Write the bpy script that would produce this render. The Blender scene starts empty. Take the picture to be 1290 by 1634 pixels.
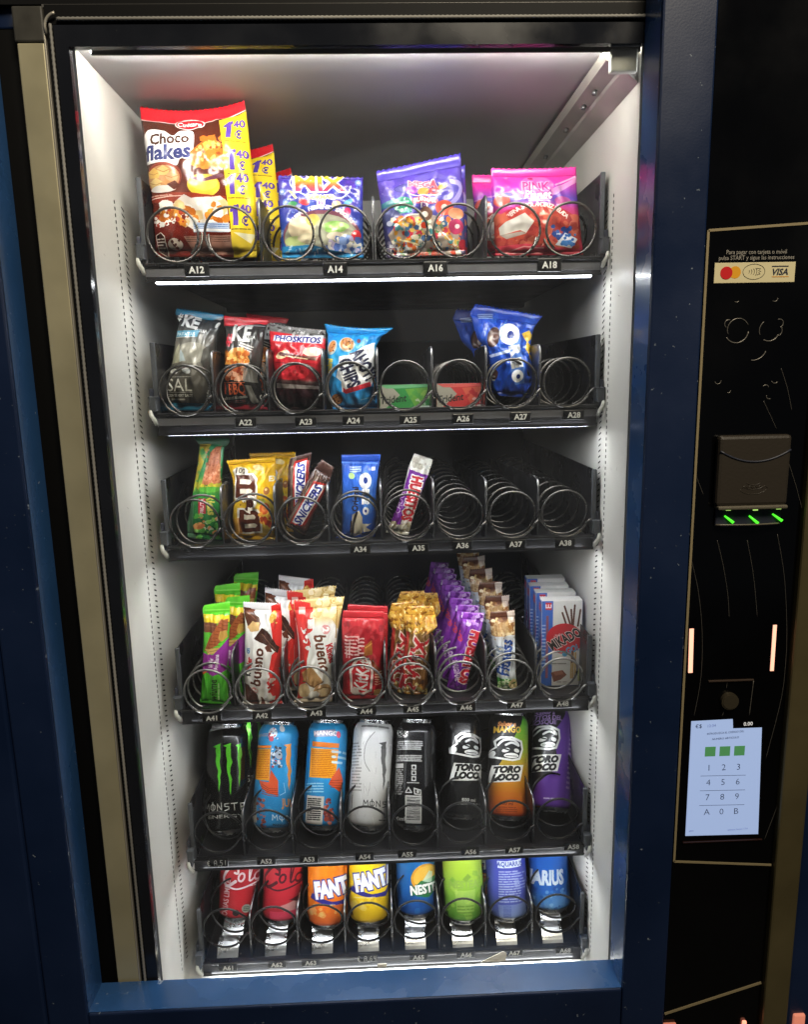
import bpy, bmesh, math, random
import numpy as np
from mathutils import Matrix, Vector, noise

# ------------------------------------------------------------------ camera, world, lamps, exposure
SC = bpy.context.scene
COL = SC.collection
CZ = 1.55                                   # eye height above the floor
FPX, PW, PH = 1155.07, 1290.0, 1634.0
CAM = np.array([-0.0006, -0.9975, CZ])
_p, _y, _r = 0.185600, 0.0317014, -0.0204281
_f = np.array([math.sin(_y) * math.cos(_p), math.cos(_y) * math.cos(_p), -math.sin(_p)])
_rt = np.array([math.cos(_y), -math.sin(_y), 0.0])
_up = np.cross(_rt, _f)
_c, _s = math.cos(_r), math.sin(_r)
RT, UP, FW = _c * _rt + _s * _up, -_s * _rt + _c * _up, _f
cam = bpy.data.cameras.new('camera')
cam.sensor_fit = 'HORIZONTAL'; cam.sensor_width = 36.0; cam.lens = FPX / PW * 36.0
cam.clip_start = 0.02; cam.clip_end = 100.0
camo = bpy.data.objects.new('camera', cam); COL.objects.link(camo)
camo.matrix_world = Matrix(((RT[0], UP[0], -FW[0], CAM[0]), (RT[1], UP[1], -FW[1], CAM[1]), (RT[2], UP[2], -FW[2], CAM[2]), (0, 0, 0, 1)))
SC.camera = camo
w = bpy.data.worlds.new('World'); SC.world = w; w.use_nodes = True
w.node_tree.nodes['Background'].inputs[0].default_value = (0.75, 0.85, 1.0, 1)
w.node_tree.nodes['Background'].inputs[1].default_value = 0.035
LED_POWER, TOP_POWER, SIDE_POWER, ROOM_POWER = 66.0, 235.0, 38.0, 54.0
def area(name, loc, target, size, power, col):
    l = bpy.data.lights.new(name, 'AREA'); l.energy = power; l.size = size; l.color = col
    o = bpy.data.objects.new(name, l); COL.objects.link(o); o.location = loc
    o.rotation_euler = (Vector(target) - Vector(loc)).to_track_quat('-Z', 'Y').to_euler()
area('room_lamp', (0.6, -1.7, 3.35), (-0.1, 0, 1.5), 0.7, ROOM_POWER, (1.0, 0.88, 0.68))
SC.view_settings.view_transform = 'Standard'; SC.view_settings.look = 'None'
SC.view_settings.exposure = 0.0; SC.view_settings.gamma = 1.0
SC.render.engine = 'CYCLES'
SC.cycles.use_denoising = True
SC.cycles.max_bounces = 10; SC.cycles.diffuse_bounces = 5; SC.cycles.glossy_bounces = 5
SC.cycles.transparent_max_bounces = 24; SC.cycles.caustics_reflective = False; SC.cycles.caustics_refractive = False
SC.cycles.sample_clamp_indirect = 6.0

# ------------------------------------------------------------------ helpers
def ray(px, py):
    return (px - PW / 2) / FPX * RT - (py - PH / 2) / FPX * UP + FW
def at(px, py, Y):                          # the point of the photo's pixel lying on the plane y = Y
    d = ray(px, py); return CAM + d * ((Y - CAM[1]) / d[1])
def atz(px, py, z):
    d = ray(px, py); return CAM + d * ((z - CAM[2]) / d[2])
def lin(c):
    if isinstance(c, str): c = tuple(int(c[i:i + 2], 16) for i in (1, 3, 5))
    return tuple(((v / 255) / 12.92 if v / 255 < 0.04045 else ((v / 255 + 0.055) / 1.055) ** 2.4) for v in c)
MATS = {}
def mat(name, col=(128, 128, 128), rough=0.5, metal=0.0, bump=None, emit=None, coat=0.0, spec=0.5, var=None, specks=None):
    if name in MATS: return MATS[name]
    m = bpy.data.materials.new(name); m.use_nodes = True; MATS[name] = m
    nt = m.node_tree; b = nt.nodes['Principled BSDF']
    rgb = (*lin(col), 1)
    b.inputs['Base Color'].default_value = rgb
    b.inputs['Roughness'].default_value = rough; b.inputs['Metallic'].default_value = metal
    b.inputs['Specular IOR Level'].default_value = spec
    b.inputs['Coat Weight'].default_value = coat; b.inputs['Coat Roughness'].default_value = 0.08
    tc = nt.nodes.new('ShaderNodeTexCoord')
    def nz(scale, detail=4.0):
        n = nt.nodes.new('ShaderNodeTexNoise'); n.inputs['Scale'].default_value = scale; n.inputs['Detail'].default_value = detail
        nt.links.new(tc.outputs['Object'], n.inputs['Vector']); return n
    src = None
    if var:                                  # (scale, amount): wear and grime in colour and gloss
        n = nz(var[0], 6.0); r = nt.nodes.new('ShaderNodeMapRange'); r.inputs[1].default_value = 0.35; r.inputs[2].default_value = 0.7
        r.inputs[3].default_value = 1 - var[1]; r.inputs[4].default_value = 1 + var[1] * 0.6
        nt.links.new(n.outputs[0], r.inputs[0])
        mx = nt.nodes.new('ShaderNodeMix'); mx.data_type = 'RGBA'; mx.blend_type = 'MULTIPLY'; mx.inputs[0].default_value = 1.0
        mx.inputs[6].default_value = rgb; nt.links.new(r.outputs[0], mx.inputs[7]); src = mx.outputs[2]
        r2 = nt.nodes.new('ShaderNodeMapRange'); r2.inputs[1].default_value = 0.3; r2.inputs[2].default_value = 0.7
        r2.inputs[3].default_value = max(0.03, rough - 0.12); r2.inputs[4].default_value = min(1, rough + 0.18)
        nt.links.new(n.outputs[0], r2.inputs[0]); nt.links.new(r2.outputs[0], b.inputs['Roughness'])
    if specks:                               # (scale, radius, colour): chips of missing paint and dust
        v = nt.nodes.new('ShaderNodeTexVoronoi'); v.inputs['Scale'].default_value = specks[0]
        nn = nz(specks[0] * 3, 2.0); ad = nt.nodes.new('ShaderNodeMix'); ad.data_type = 'RGBA'; ad.inputs[0].default_value = 0.012
        nt.links.new(tc.outputs['Object'], ad.inputs[6]); nt.links.new(nn.outputs[1], ad.inputs[7]); nt.links.new(ad.outputs[2], v.inputs['Vector'])
        pick = nt.nodes.new('ShaderNodeSeparateColor'); nt.links.new(v.outputs['Color'], pick.inputs[0])
        rad = nt.nodes.new('ShaderNodeMath'); rad.operation = 'MULTIPLY'; nt.links.new(pick.outputs[0], rad.inputs[0]); rad.inputs[1].default_value = specks[1]
        sq = nt.nodes.new('ShaderNodeMath'); sq.operation = 'POWER'; nt.links.new(pick.outputs[1], sq.inputs[0]); sq.inputs[1].default_value = 2.6
        rr = nt.nodes.new('ShaderNodeMath'); rr.operation = 'MULTIPLY'; nt.links.new(rad.outputs[0], rr.inputs[0]); nt.links.new(sq.outputs[0], rr.inputs[1])
        lt = nt.nodes.new('ShaderNodeMath'); lt.operation = 'LESS_THAN'; nt.links.new(v.outputs['Distance'], lt.inputs[0]); nt.links.new(rr.outputs[0], lt.inputs[1])
        mx = nt.nodes.new('ShaderNodeMix'); mx.data_type = 'RGBA'; nt.links.new(lt.outputs[0], mx.inputs[0])
        if src: nt.links.new(src, mx.inputs[6])
        else: mx.inputs[6].default_value = rgb
        mx.inputs[7].default_value = (*lin(specks[2]), 1); src = mx.outputs[2]
    if src: nt.links.new(src, b.inputs['Base Color'])
    if bump:
        n = nz(bump[0]); bp = nt.nodes.new('ShaderNodeBump'); bp.inputs['Strength'].default_value = bump[1]; bp.inputs['Distance'].default_value = 0.002
        nt.links.new(n.outputs[0], bp.inputs['Height']); nt.links.new(bp.outputs[0], b.inputs['Normal'])
    if emit:
        b.inputs['Emission Color'].default_value = (*lin(emit[0]), 1); b.inputs['Emission Strength'].default_value = emit[1]
    return m

FONT = bpy.data.curves.new('lettering', 'FONT'); FONT.resolution_u = 2
FOBJ = bpy.data.objects.new('lettering', FONT)
_gc = {}
def glyphs(s, bold=0.0, shear=0.0):         # triangles of a string, cap height 1, starting at x = 0; width
    k = (s, round(bold, 4), shear)
    if k not in _gc:
        FONT.body = s; FONT.offset = bold; FONT.shear = shear
        me = FOBJ.to_mesh(); me.calc_loop_triangles()
        co = np.zeros(len(me.vertices) * 3); me.vertices.foreach_get('co', co); co = co.reshape(-1, 3)[:, :2] / 0.70
        tr = np.zeros(len(me.loop_triangles) * 3, np.int32); me.loop_triangles.foreach_get('vertices', tr)
        FOBJ.to_mesh_clear()
        x0, x1 = (co[:, 0].min(), co[:, 0].max()) if len(co) else (0, 0)
        co[:, 0] -= x0
        _gc[k] = (co[tr.reshape(-1, 3)], x1 - x0)
    return _gc[k]

class MB:
    """collects boxes, tubes, prisms, sheets and letters that become ONE mesh object"""
    def __init__(s): s.v = []; s.f = []; s.m = []; s.sm = []
    def add(s, vs, fs, m=0, smooth=False):
        o = len(s.v); s.v += [tuple(map(float, p)) for p in vs]
        for f in fs: s.f.append([i + o for i in f]); s.m.append(m); s.sm.append(smooth)
    def box(s, a, b, m=0, bev=0.0):
        a, b = np.minimum(a, b).astype(float), np.maximum(a, b).astype(float)
        bev = min(bev, (b - a).min() * 0.45)
        if bev <= 0:
            s.add([(x, y, z) for x in (a[0], b[0]) for y in (a[1], b[1]) for z in (a[2], b[2])],
                  [(0, 1, 3, 2), (4, 6, 7, 5), (0, 4, 5, 1), (2, 3, 7, 6), (0, 2, 6, 4), (1, 5, 7, 3)], m); return
        bm = bmesh.new(); bmesh.ops.create_cube(bm, size=1.0)
        for v in bm.verts: v.co = Vector((a + b) / 2) + Vector(v.co[i] * (b - a)[i] for i in range(3))
        bmesh.ops.bevel(bm, geom=bm.edges[:], offset=bev, segments=2, affect='EDGES', profile=0.5)
        bm.verts.index_update()
        s.add([v.co for v in bm.verts], [[v.index for v in f.verts] for f in bm.faces], m); bm.free()
    def tube(s, path, r, n=6, m=0, cap=True):
        P = np.array(path, float); N = len(P)
        T = np.gradient(P, axis=0); T /= np.linalg.norm(T, axis=1)[:, None] + 1e-12
        ref = np.array([0, 0, 1.0]) if abs(T[0][2]) < 0.9 else np.array([1.0, 0, 0])
        vs = []
        u = np.cross(T[0], ref); u /= np.linalg.norm(u)
        for i in range(N):
            u = u - T[i] * np.dot(u, T[i]); u /= np.linalg.norm(u); v = np.cross(T[i], u)
            ri = r[i] if hasattr(r, '__len__') else r
            for k in range(n):
                a = 2 * math.pi * k / n; vs.append(P[i] + ri * (math.cos(a) * u + math.sin(a) * v))
        fs = [(i * n + k, i * n + (k + 1) % n, (i + 1) * n + (k + 1) % n, (i + 1) * n + k) for i in range(N - 1) for k in range(n)]
        if cap: fs += [tuple(range(n))[::-1], tuple((N - 1) * n + k for k in range(n))]
        s.add(vs, fs, m, True)
    def prism(s, poly, a, b, axis, m=0):     # poly in the two other axes, extruded a..b along axis
        n = len(poly)
        def P(p, t):
            q = list(p); q.insert(axis, t); return q
        vs = [P(p, a) for p in poly] + [P(p, b) for p in poly]
        s.add(vs, [tuple(range(n))[::-1], tuple(range(n, 2 * n))] + [(i, (i + 1) % n, n + (i + 1) % n, n + i) for i in range(n)], m)
    def disc(s, c, r, y0, y1, n=24, m=0): s.prism([(c[0] + r * math.cos(2 * math.pi * k / n), c[1] + r * math.sin(2 * math.pi * k / n)) for k in range(n)], y0, y1, 1, m)
    def text(s, t, x, z, h, Y, m=1, bold=0.012, shear=0.0, anchor='c', th=0.0003, rot=0.0, sx=1.0):   # letters standing on a plane facing -y
        tr, wd = glyphs(t, bold, shear)
        if not len(tr): return
        off = {'c': wd / 2, 'l': 0, 'r': wd}[anchor]
        q = (tr - [off, 0.5]) * [h * sx, h]
        cr, sr = math.cos(rot), math.sin(rot)
        q = np.stack([q[..., 0] * cr - q[..., 1] * sr, q[..., 0] * sr + q[..., 1] * cr], -1)
        vs = [(x + a, Y - th, z + b) for tt in q for a, b in tt]
        s.add(vs, [(3 * i, 3 * i + 1, 3 * i + 2) for i in range(len(q))], m)
    def build(s, name, mats, parent=None, loc=None, kind=None):
        V = np.array(s.v)
        if loc is None: loc = np.array([(V[:, 0].min() + V[:, 0].max()) / 2, (V[:, 1].min() + V[:, 1].max()) / 2, V[:, 2].min()])
        return place(name, s.mesh(name, mats, loc), loc, parent)
    def mesh(s, name, mats, loc=(0, 0, 0)):
        me = bpy.data.meshes.new(name); me.from_pydata((np.array(s.v) - np.array(loc)).tolist(), [], s.f)
        for m in (mats if isinstance(mats, (list, tuple)) else [mats]): me.materials.append(m)
        me.polygons.foreach_set('material_index', s.m); me.polygons.foreach_set('use_smooth', s.sm); me.update()
        return me
WL = {}
def place(name, me, loc, parent=None):
    o = bpy.data.objects.new(name, me); COL.objects.link(o)
    loc = np.array(loc, float); WL[o.name] = loc
    if parent: o.parent = parent; o.location = loc - WL[parent.name]
    else: o.location = loc
    return o
def empty(name, loc): return place(name, None, loc)
def tag(o, label, cat, group=None, kind=None):
    o['label'] = label; o['category'] = cat
    if group: o['group'] = group
    if kind: o['kind'] = kind
    return o
def copy_tree(o, loc, rot=None, parent=None):
    c = o.copy(); COL.objects.link(c)
    if parent: c.parent = parent
    else:
        c.location = loc; WL[c.name] = np.array(loc, float)
        if rot is not None: c.rotation_euler = rot
    for ch in list(o.children): copy_tree(ch, None, None, c)
    return c
# ------------------------------------------------------------------ the machine
def Z(r): return CZ + r                     # heights are measured from the eye
M_white = mat('white_enamel', (206, 204, 198), 0.42, bump=(60, 0.04), var=(7, 0.07))
M_back = mat('back_wall_enamel', (222, 222, 222), 0.5, var=(5, 0.08))
M_ceil = mat('brushed_steel', (206, 204, 206), 0.42, metal=0.3, var=(6, 0.12))
M_black = mat('black_plastic', (50, 53, 66), 0.4, bump=(180, 0.06), var=(9, 0.25))
M_gloss = mat('glossy_black_steel', (20, 20, 24), 0.27, var=(12, 0.25))
M_tray = mat('tray_black_enamel', (27, 27, 31), 0.38, bump=(240, 0.08), var=(14, 0.3), specks=(120, 0.12, (110, 106, 98)))
M_edge = mat('worn_steel_edge', (120, 120, 122), 0.3, metal=0.85, var=(40, 0.25))
M_wire = mat('spiral_wire', (102, 100, 98), 0.3, metal=0.9, var=(40, 0.3))
M_wire3 = mat('spiral_wire_lit', (150, 149, 148), 0.32, metal=0.8, var=(40, 0.2))  # same wire on the fourth shelf, its colour brightened to look better lit
M_wire2 = mat('spiral_wire_shaded', (52, 52, 53), 0.32, metal=0.8, var=(40, 0.3))  # same wire on the can shelves, its shade put into a darker colour
M_grey = mat('grey_plastic', (72, 75, 80), 0.45, var=(30, 0.15))
M_pale = mat('pale_plastic', (190, 190, 182), 0.5, var=(30, 0.12))
M_frit = mat('glass_border_black', (30, 32, 38), 0.16, var=(10, 0.2), specks=(60, 0.06, (130, 130, 128)))
M_rubber = mat('black_rubber', (6, 6, 7), 0.6, spec=0.2)
M_beige = mat('champagne_aluminium', (186, 178, 146), 0.4, metal=0.35, var=(9, 0.14))
M_blue = mat('navy_enamel', (46, 84, 134), 0.24, coat=0.35, bump=(420, 0.05), var=(6, 0.2), specks=(80, 0.24, (140, 152, 168)))  # the door's own paint, light on the reveals put into a brighter colour
M_navy = mat('dark_navy_enamel', (20, 36, 68), 0.33, bump=(420, 0.05), var=(5, 0.25), specks=(75, 0.26, (120, 130, 142)))  # on the door: the reveals' paint, darkened in colour for the dim flat faces
M_panel = mat('black_glass_panel', (5, 5, 6), 0.1, var=(6, 0.2))
M_line = mat('champagne_line', (150, 136, 104), 0.4)
M_let = mat('white_lettering', (225, 225, 222), 0.5)
M_dim = mat('grey_lettering', (120, 116, 108), 0.5)
M_led = mat('light_strip_diffuser', (230, 235, 240), 0.5, emit=((250, 252, 255), LED_POWER))
M_side = mat('upright_light_diffuser', (230, 235, 240), 0.5, emit=((250, 252, 255), SIDE_POWER))
M_lamp = mat('lamp_tube', (240, 240, 240), 0.5, emit=((255, 250, 240), TOP_POWER))
M_chrome = mat('bright_sheet_metal', (188, 190, 193), 0.27, metal=1.0, bump=(30, 0.1), var=(25, 0.12))
def glass_mat():
    m = bpy.data.materials.new('window_glass'); m.use_nodes = True; nt = m.node_tree; nt.nodes.clear()
    out = nt.nodes.new('ShaderNodeOutputMaterial'); mix = nt.nodes.new('ShaderNodeMixShader')
    fr = nt.nodes.new('ShaderNodeFresnel'); ge = nt.nodes.new('ShaderNodeNewGeometry'); mr = nt.nodes.new('ShaderNodeMapRange'); mr.inputs[3].default_value = 1.45; mr.inputs[4].default_value = 1 / 1.45; nt.links.new(ge.outputs['Backfacing'], mr.inputs[0]); nt.links.new(mr.outputs[0], fr.inputs[0])
    tr = nt.nodes.new('ShaderNodeBsdfTransparent'); tr.inputs[0].default_value = (0.97, 0.98, 0.975, 1)
    gl = nt.nodes.new('ShaderNodeBsdfGlossy'); gl.inputs['Roughness'].default_value = 0.015
    nt.links.new(fr.outputs[0], mix.inputs[0]); nt.links.new(tr.outputs[0], mix.inputs[1]); nt.links.new(gl.outputs[0], mix.inputs[2])
    # dust film and wiping smears, also a milky veil added to lift the blacks
    tc = nt.nodes.new('ShaderNodeTexCoord'); mp_ = nt.nodes.new('ShaderNodeMapping'); mp_.inputs['Scale'].default_value = (2.0, 1.0, 0.8); mp_.inputs['Rotation'].default_value = (0, 0.5, 0)
    nz = nt.nodes.new('ShaderNodeTexNoise'); nz.inputs['Scale'].default_value = 5.0; nz.inputs['Detail'].default_value = 7.0
    nt.links.new(tc.outputs['Object'], mp_.inputs[0]); nt.links.new(mp_.outputs[0], nz.inputs['Vector'])
    rg = nt.nodes.new('ShaderNodeMapRange'); rg.inputs[1].default_value = 0.4; rg.inputs[2].default_value = 0.75; rg.inputs[3].default_value = 0.005; rg.inputs[4].default_value = 0.019
    nt.links.new(nz.outputs[0], rg.inputs[0])
    df_ = nt.nodes.new('ShaderNodeBsdfDiffuse'); tl = nt.nodes.new('ShaderNodeBsdfTranslucent'); ad = nt.nodes.new('ShaderNodeMixShader'); ad.inputs[0].default_value = 0.5
    for n_ in (df_, tl): n_.inputs[0].default_value = (0.85, 0.85, 0.85, 1)
    nt.links.new(df_.outputs[0], ad.inputs[1]); nt.links.new(tl.outputs[0], ad.inputs[2])
    fin = nt.nodes.new('ShaderNodeMixShader'); nt.links.new(rg.outputs[0], fin.inputs[0]); nt.links.new(mix.outputs[0], fin.inputs[1]); nt.links.new(ad.outputs[0], fin.inputs[2])
    nt.links.new(fin.outputs[0], out.inputs[0]); return m
M_glass = glass_mat()

floor = MB(); floor.box((-3, -4, -0.05), (3, 2, 0)); fo = floor.build('floor', mat('dark_floor_tile', (48, 46, 44), 0.4, var=(3, 0.2)))
fo['kind'] = 'structure'; fo['label'] = 'dark floor under the machines'

VM = empty('vending_machine', (0, 0, 0))
tag(VM, 'tall navy blue snack and drink vending machine with big lit window and payment panel', 'vending machine')
XL, XR, YF, YB, ZT, ZB = -0.326, 0.3085, -0.11, 0.62, 0.36, -0.93
def part(name, mats, *boxes, bev=0.0, parent=VM):
    b = MB()
    for a, c in boxes: b.box((a[0], a[1], Z(a[2])), (c[0], c[1], Z(c[2])), 0, bev)
    return b.build(name, mats, parent)
for sx, xw in ((-1, XL), (1, XR)):           # white side walls, their front edge flared outwards round an unseen light strip added to brighten the fronts
    b = MB(); b.prism([(xw, YF + 0.007), (xw, YB), (xw + sx * 0.03, YB), (xw + sx * 0.03, YF), (xw + sx * 0.0145, YF + 0.001)][::-sx], Z(ZB), Z(ZT + 0.02), 2)
    b.build('side_wall', M_white, VM)
    b = MB(); b.prism([(xw + sx * .0003, YF + 0.0066), (xw + sx * 0.0142, YF + 0.0008), (xw + sx * 0.0142, YF + 0.0004), (xw + sx * .0003, YF + 0.0062)][::sx], Z(ZB), Z(ZT + 0.02), 2); b.build('wall_edge_mask', M_rubber, VM)  # black strip added so the flared edge does not show brightly lit
    b = MB(); b.box((xw + sx * 0.0045, YF + 0.0012, Z(-0.90)), (xw + sx * 0.0095, YF + 0.0022, Z(ZT - 0.01))); b.build('upright_light', M_side, VM)
part('back_wall', M_back, ((XL, YB, ZB), (XR, YB + 0.02, ZT + 0.02)))
part('ceiling_panel', M_ceil, ((XL, YF + 0.0068, 0.3635), (XR, YB, 0.38)))
part('base_panel', M_white, ((XL, YF, ZB - 0.02), (XR, YB, ZB)))
# slotted hanging strips on both walls, the slots' shade put on as thin dark pieces, two columns a side
for sx, xw in ((1, XL), (-1, XR)):
    rail = MB()
    for k in range(150):
        z = 0.22 - 0.008 * k
        if z < ZB + 0.03: break
        x0 = xw - sx * 0.001; x1 = xw + sx * 0.0004
        rail.box((x0, -0.021, Z(z)), (x1, -0.0185, Z(z + 0.0042)))
        q = 0.0
        rail.add([(x1, 0.003, Z(z)), (x1, 0.013, Z(z - 0.004)), (x1, 0.013, Z(z - 0.0016)), (x1, 0.003, Z(z + 0.0024))], [(0, 1, 2, 3)])
    rail.build('slot_rail', mat('slot_shadow', (16, 16, 15), 0.8), VM)['kind'] = 'stuff'
# scuffs and dust streaks on the white walls
scuff = MB(); rnd = random.Random(4)
for sx, xw in ((1, XL), (-1, XR)):
    for k in range(26):
        y, z = rnd.uniform(-0.1, 0.0), rnd.uniform(-0.85, 0.25); l, a = rnd.uniform(0.001, 0.007), rnd.uniform(0, 3.1)
        t = rnd.uniform(0.0002, 0.0006); x = xw + sx * 0.0003
        d, e = (l * math.cos(a), l * math.sin(a)), (-t * math.sin(a), t * math.cos(a))
        scuff.add([(x, y, Z(z)), (x, y + d[0], Z(z + d[1])), (x, y + d[0] + e[0], Z(z + d[1] + e[1])), (x, y + e[0], Z(z + e[1]))], [(0, 1, 2, 3)])
scuff.build('wall_scuffs', mat('scuff', (92, 90, 84), 0.8), VM)['kind'] = 'stuff'
# duct running back along the ceiling corner, with screws; lip and lamp above the window
duct = MB()
duct.prism([(0.266, Z(0.3595)), (0.270, Z(0.350)), (0.288, Z(0.343)), (0.290, Z(0.3395)), (0.308, Z(0.326)), (0.308, Z(0.3595))], YF + 0.012, 0.5, 1)
do = duct.build('ceiling_duct', mat('duct_grey_steel', (165, 160, 154), 0.4, metal=0.35, var=(20, 0.2)), VM)
for Y in (-0.02, 0.03, 0.12, 0.25):
    s = MB(); s.tube([(0.2815, Y, Z(0.3455)), (0.279, Y, Z(0.3405))], 0.003, 8); s.build('screw', M_edge, do)
clip = MB(); clip.box((0.272, YF + 0.002, Z(0.334)), (0.3035, YF + 0.0115, Z(0.3585)), 0, 0.002); clip.build('duct_end_cap', M_pale, do)
lip = part('window_header_lip', mat('header_steel', (84, 82, 78), 0.45, metal=0.3), ((XL + 0.018, YF + 0.004, 0.3555), (XR - 0.002, YF + 0.0065, 0.377)))
part('top_lamp', M_lamp, ((-0.31, YF + 0.0075, 0.3598), (0.295, YF + 0.0105, 0.3632)))
# window: black printed border, ribbed gasket, pale edge, champagne column with its corner cap
def ring(name, m, x0, x1, z0, z1, t, ya, yb, tz=None, bev=0.0):
    tz = tz or t
    return part(name, m, ((x0 - t, ya, z0), (x0, yb, z1)), ((x1, ya, z0), (x1 + t, yb, z1)), ((x0 - t, ya, z1), (x1 + t, yb, z1 + tz)), ((x0 - t, ya, z0 - tz), (x1 + t, yb, z0)), bev=bev)
part('glass_pane', M_glass, ((XL - 0.012, -0.1185, -0.842), (XR + 0.012, -0.1145, 0.373)))
ring('glass_border', M_frit, XL - 0.0005, XR + 0.0005, -0.83, ZT - 0.002, 0.0145, -0.1205, YF - 0.001, 0.0215)
gk = MB()
def beads(p0, p1, n, r):
    P = np.linspace(p0, p1, n * 2 + 1); R = [r * (1.0 if i % 2 else 0.72) for i in range(len(P))]; gk.tube(P, R, 6)
beads((XL - 0.0175, -0.122, Z(-0.84)), (XL - 0.0175, -0.122, Z(0.380)), 230, 0.0021)
beads((XL - 0.010, -0.122, Z(0.3845)), (XR + 0.012, -0.122, Z(0.3845)), 130, 0.0023)
gk.build('ribbed_gasket', mat('grey_cord', (150, 148, 142), 0.5, var=(3, 0.35)), VM)
part('gasket_channel', M_rubber, ((XL - 0.0235, -0.119, -0.85), (XL - 0.0155, -0.112, 0.38)), ((XL - 0.0235, -0.119, 0.3805), (XR + 0.02, -0.112, 0.40)))
ed = MB(); ed.box((XL - 0.0257, -0.1225, Z(-0.85)), (XL - 0.0240, -0.114, Z(0.376)), 0, 0.0004)
ed.tube([(XL - 0.0222, -0.123, Z(0.370 + 0.0))] + [(XL - 0.0225 + 0.014 * (1 - math.cos(a)), -0.124, Z(0.376 + 0.014 * math.sin(a))) for a in np.linspace(0, 1.4, 8)], 0.0016, 6)
ed.build('column_edge_strip', mat('pale_aluminium', (200, 194, 180), 0.3, metal=0.5), VM)
part('window_column', M_beige, ((-0.3815, -0.121, -0.85), (XL - 0.0262, -0.112, 0.362)), bev=0.0015)
part('column_corner_cap', mat('cap_grey', (62, 60, 54), 0.5, var=(30, 0.3)), ((-0.3835, -0.122, 0.3625), (XL - 0.0245, -0.111, 0.398)), bev=0.002)
part('header_bar', M_rubber, ((-0.40, -0.116, 0.4015), (XR + 0.03, -0.108, 0.47)))
part('header_trim', mat('trim_grey', (120, 118, 114), 0.35, metal=0.5), ((-0.352, -0.1185, 0.3975), (XR + 0.02, -0.1165, 0.4005)))
part('door_recess', M_rubber, ((-0.41, -0.106, -0.86), (XL - 0.021, -0.098, 0.47)))
# navy door: faces round the opening and the lit reveals that lead in to the window
DX0, DX1, DZ0 = -0.404, 0.3065, -0.8155
door = MB()
YD = -0.17
door.box((-0.4555, YD, Z(-1.30)), (DX0, YF - 0.012, Z(0.47)), 0, 0.0025)                       # left stile
door.box((DX1, YD, Z(-1.30)), (0.3655, YF - 0.0125, Z(0.47)), 0, 0.0025)                          # right stile
door.box((DX0 + 0.0005, YD + 0.0003, Z(-1.30)), (DX1 - 0.0005, YF - 0.0115, Z(DZ0)), 0, 0.0025)    # lower rail
df = door.build('door_frame', M_navy, VM)
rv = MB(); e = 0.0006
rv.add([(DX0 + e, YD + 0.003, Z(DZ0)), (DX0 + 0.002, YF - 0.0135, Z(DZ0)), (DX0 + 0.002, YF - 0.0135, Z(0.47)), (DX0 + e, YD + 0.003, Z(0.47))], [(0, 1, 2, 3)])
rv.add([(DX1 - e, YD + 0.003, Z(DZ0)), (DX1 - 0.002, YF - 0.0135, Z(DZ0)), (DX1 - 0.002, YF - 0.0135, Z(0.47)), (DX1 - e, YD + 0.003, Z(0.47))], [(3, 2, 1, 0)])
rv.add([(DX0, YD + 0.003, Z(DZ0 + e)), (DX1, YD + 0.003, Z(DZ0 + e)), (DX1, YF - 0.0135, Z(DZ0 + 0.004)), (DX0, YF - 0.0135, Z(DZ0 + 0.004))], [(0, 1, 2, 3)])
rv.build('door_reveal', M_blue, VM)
part('cabinet_shell', M_navy, ((-0.4555, -0.098, -1.5), (XL - 0.0205, 0.7, 0.5)), ((XR + 0.021, -0.11, -1.5), (0.54, 0.7, 0.5)), ((-0.4555, YB + 0.021, -1.5), (0.54, 0.7, 0.5)),
     ((XL - 0.02, -0.08, -1.5), (XR + 0.02, YB + 0.02, ZB - 0.021)), ((-0.4555, -0.1075, ZT + 0.0215), (0.54, 0.7, 0.52)), bev=0.002)
part('edge_trim', mat('dim_champagne_trim', (108, 98, 68), 0.35, metal=0.4, var=(8, 0.2)), ((0.4995, -0.176, -1.5), (0.5335, -0.12, 0.10)), bev=0.003)
part('edge_trim', M_rubber, ((0.4995, -0.172, 0.1005), (0.5335, -0.12, 0.5)), bev=0.002)
# the machines standing on both sides
for a, b, lab in ((-1.3, -0.4585, 'dark navy machine at the left edge, past the narrow vertical gap'), (0.5365, 1.3, 'dark navy machine at the right edge, beyond the champagne trim')):
    n = MB(); n.box((a, -0.168, 0.02), (b, 0.7, Z(0.5)), 0, 0.004); o = n.build('neighbouring_machine', M_navy)
    tag(o, lab, 'vending machine', 'machines beside the snack machine')
part('gap_seal', M_rubber, ((-0.4583, -0.15, -1.5), (-0.4557, 0.6, 0.5)))

# ------------------------------------------------------------------ six trays with spirals, dividers, labels
ZTOP = [0.1506, -0.0428, -0.2268, -0.4708, -0.7162, -0.896]
ZBOT = [0.1275, -0.0709, -0.2460, -0.4921, -0.7330, -0.9180]
FLOORS = [z - 0.007 for z in ZTOP]
XI = [-0.2605 + 0.0741 * i for i in range(8)]
def helix_mesh(pitch, length, mir=1, rev=1, wm=None):
    b = MB(); n = 28; r = 0.033; a0 = math.radians(-24 if rev > 0 else -48); P = [(mir * r * 1.12 * math.cos(a0 + 0.22), -0.0015, r * 1.0 + r * 1.12 * math.sin(a0 + 0.22))] if rev > 0 else []
    for k in range(int(length / pitch * n) + 1):
        a = a0 - rev * 2 * math.pi * k / n; t_ = k / n; P.append((mir * r * math.cos(a), 0.0035 * t_ if t_ < .8 else 0.0028 + pitch * (t_ - .8) * 1.06, r + r * math.sin(a)))
    b.tube(P, 0.0017, 6)
    return b.mesh('spiral', wm or M_wire)
PITCH = [0.052, 0.046, 0.044, 0.028, 0.075, 0.075]
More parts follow.
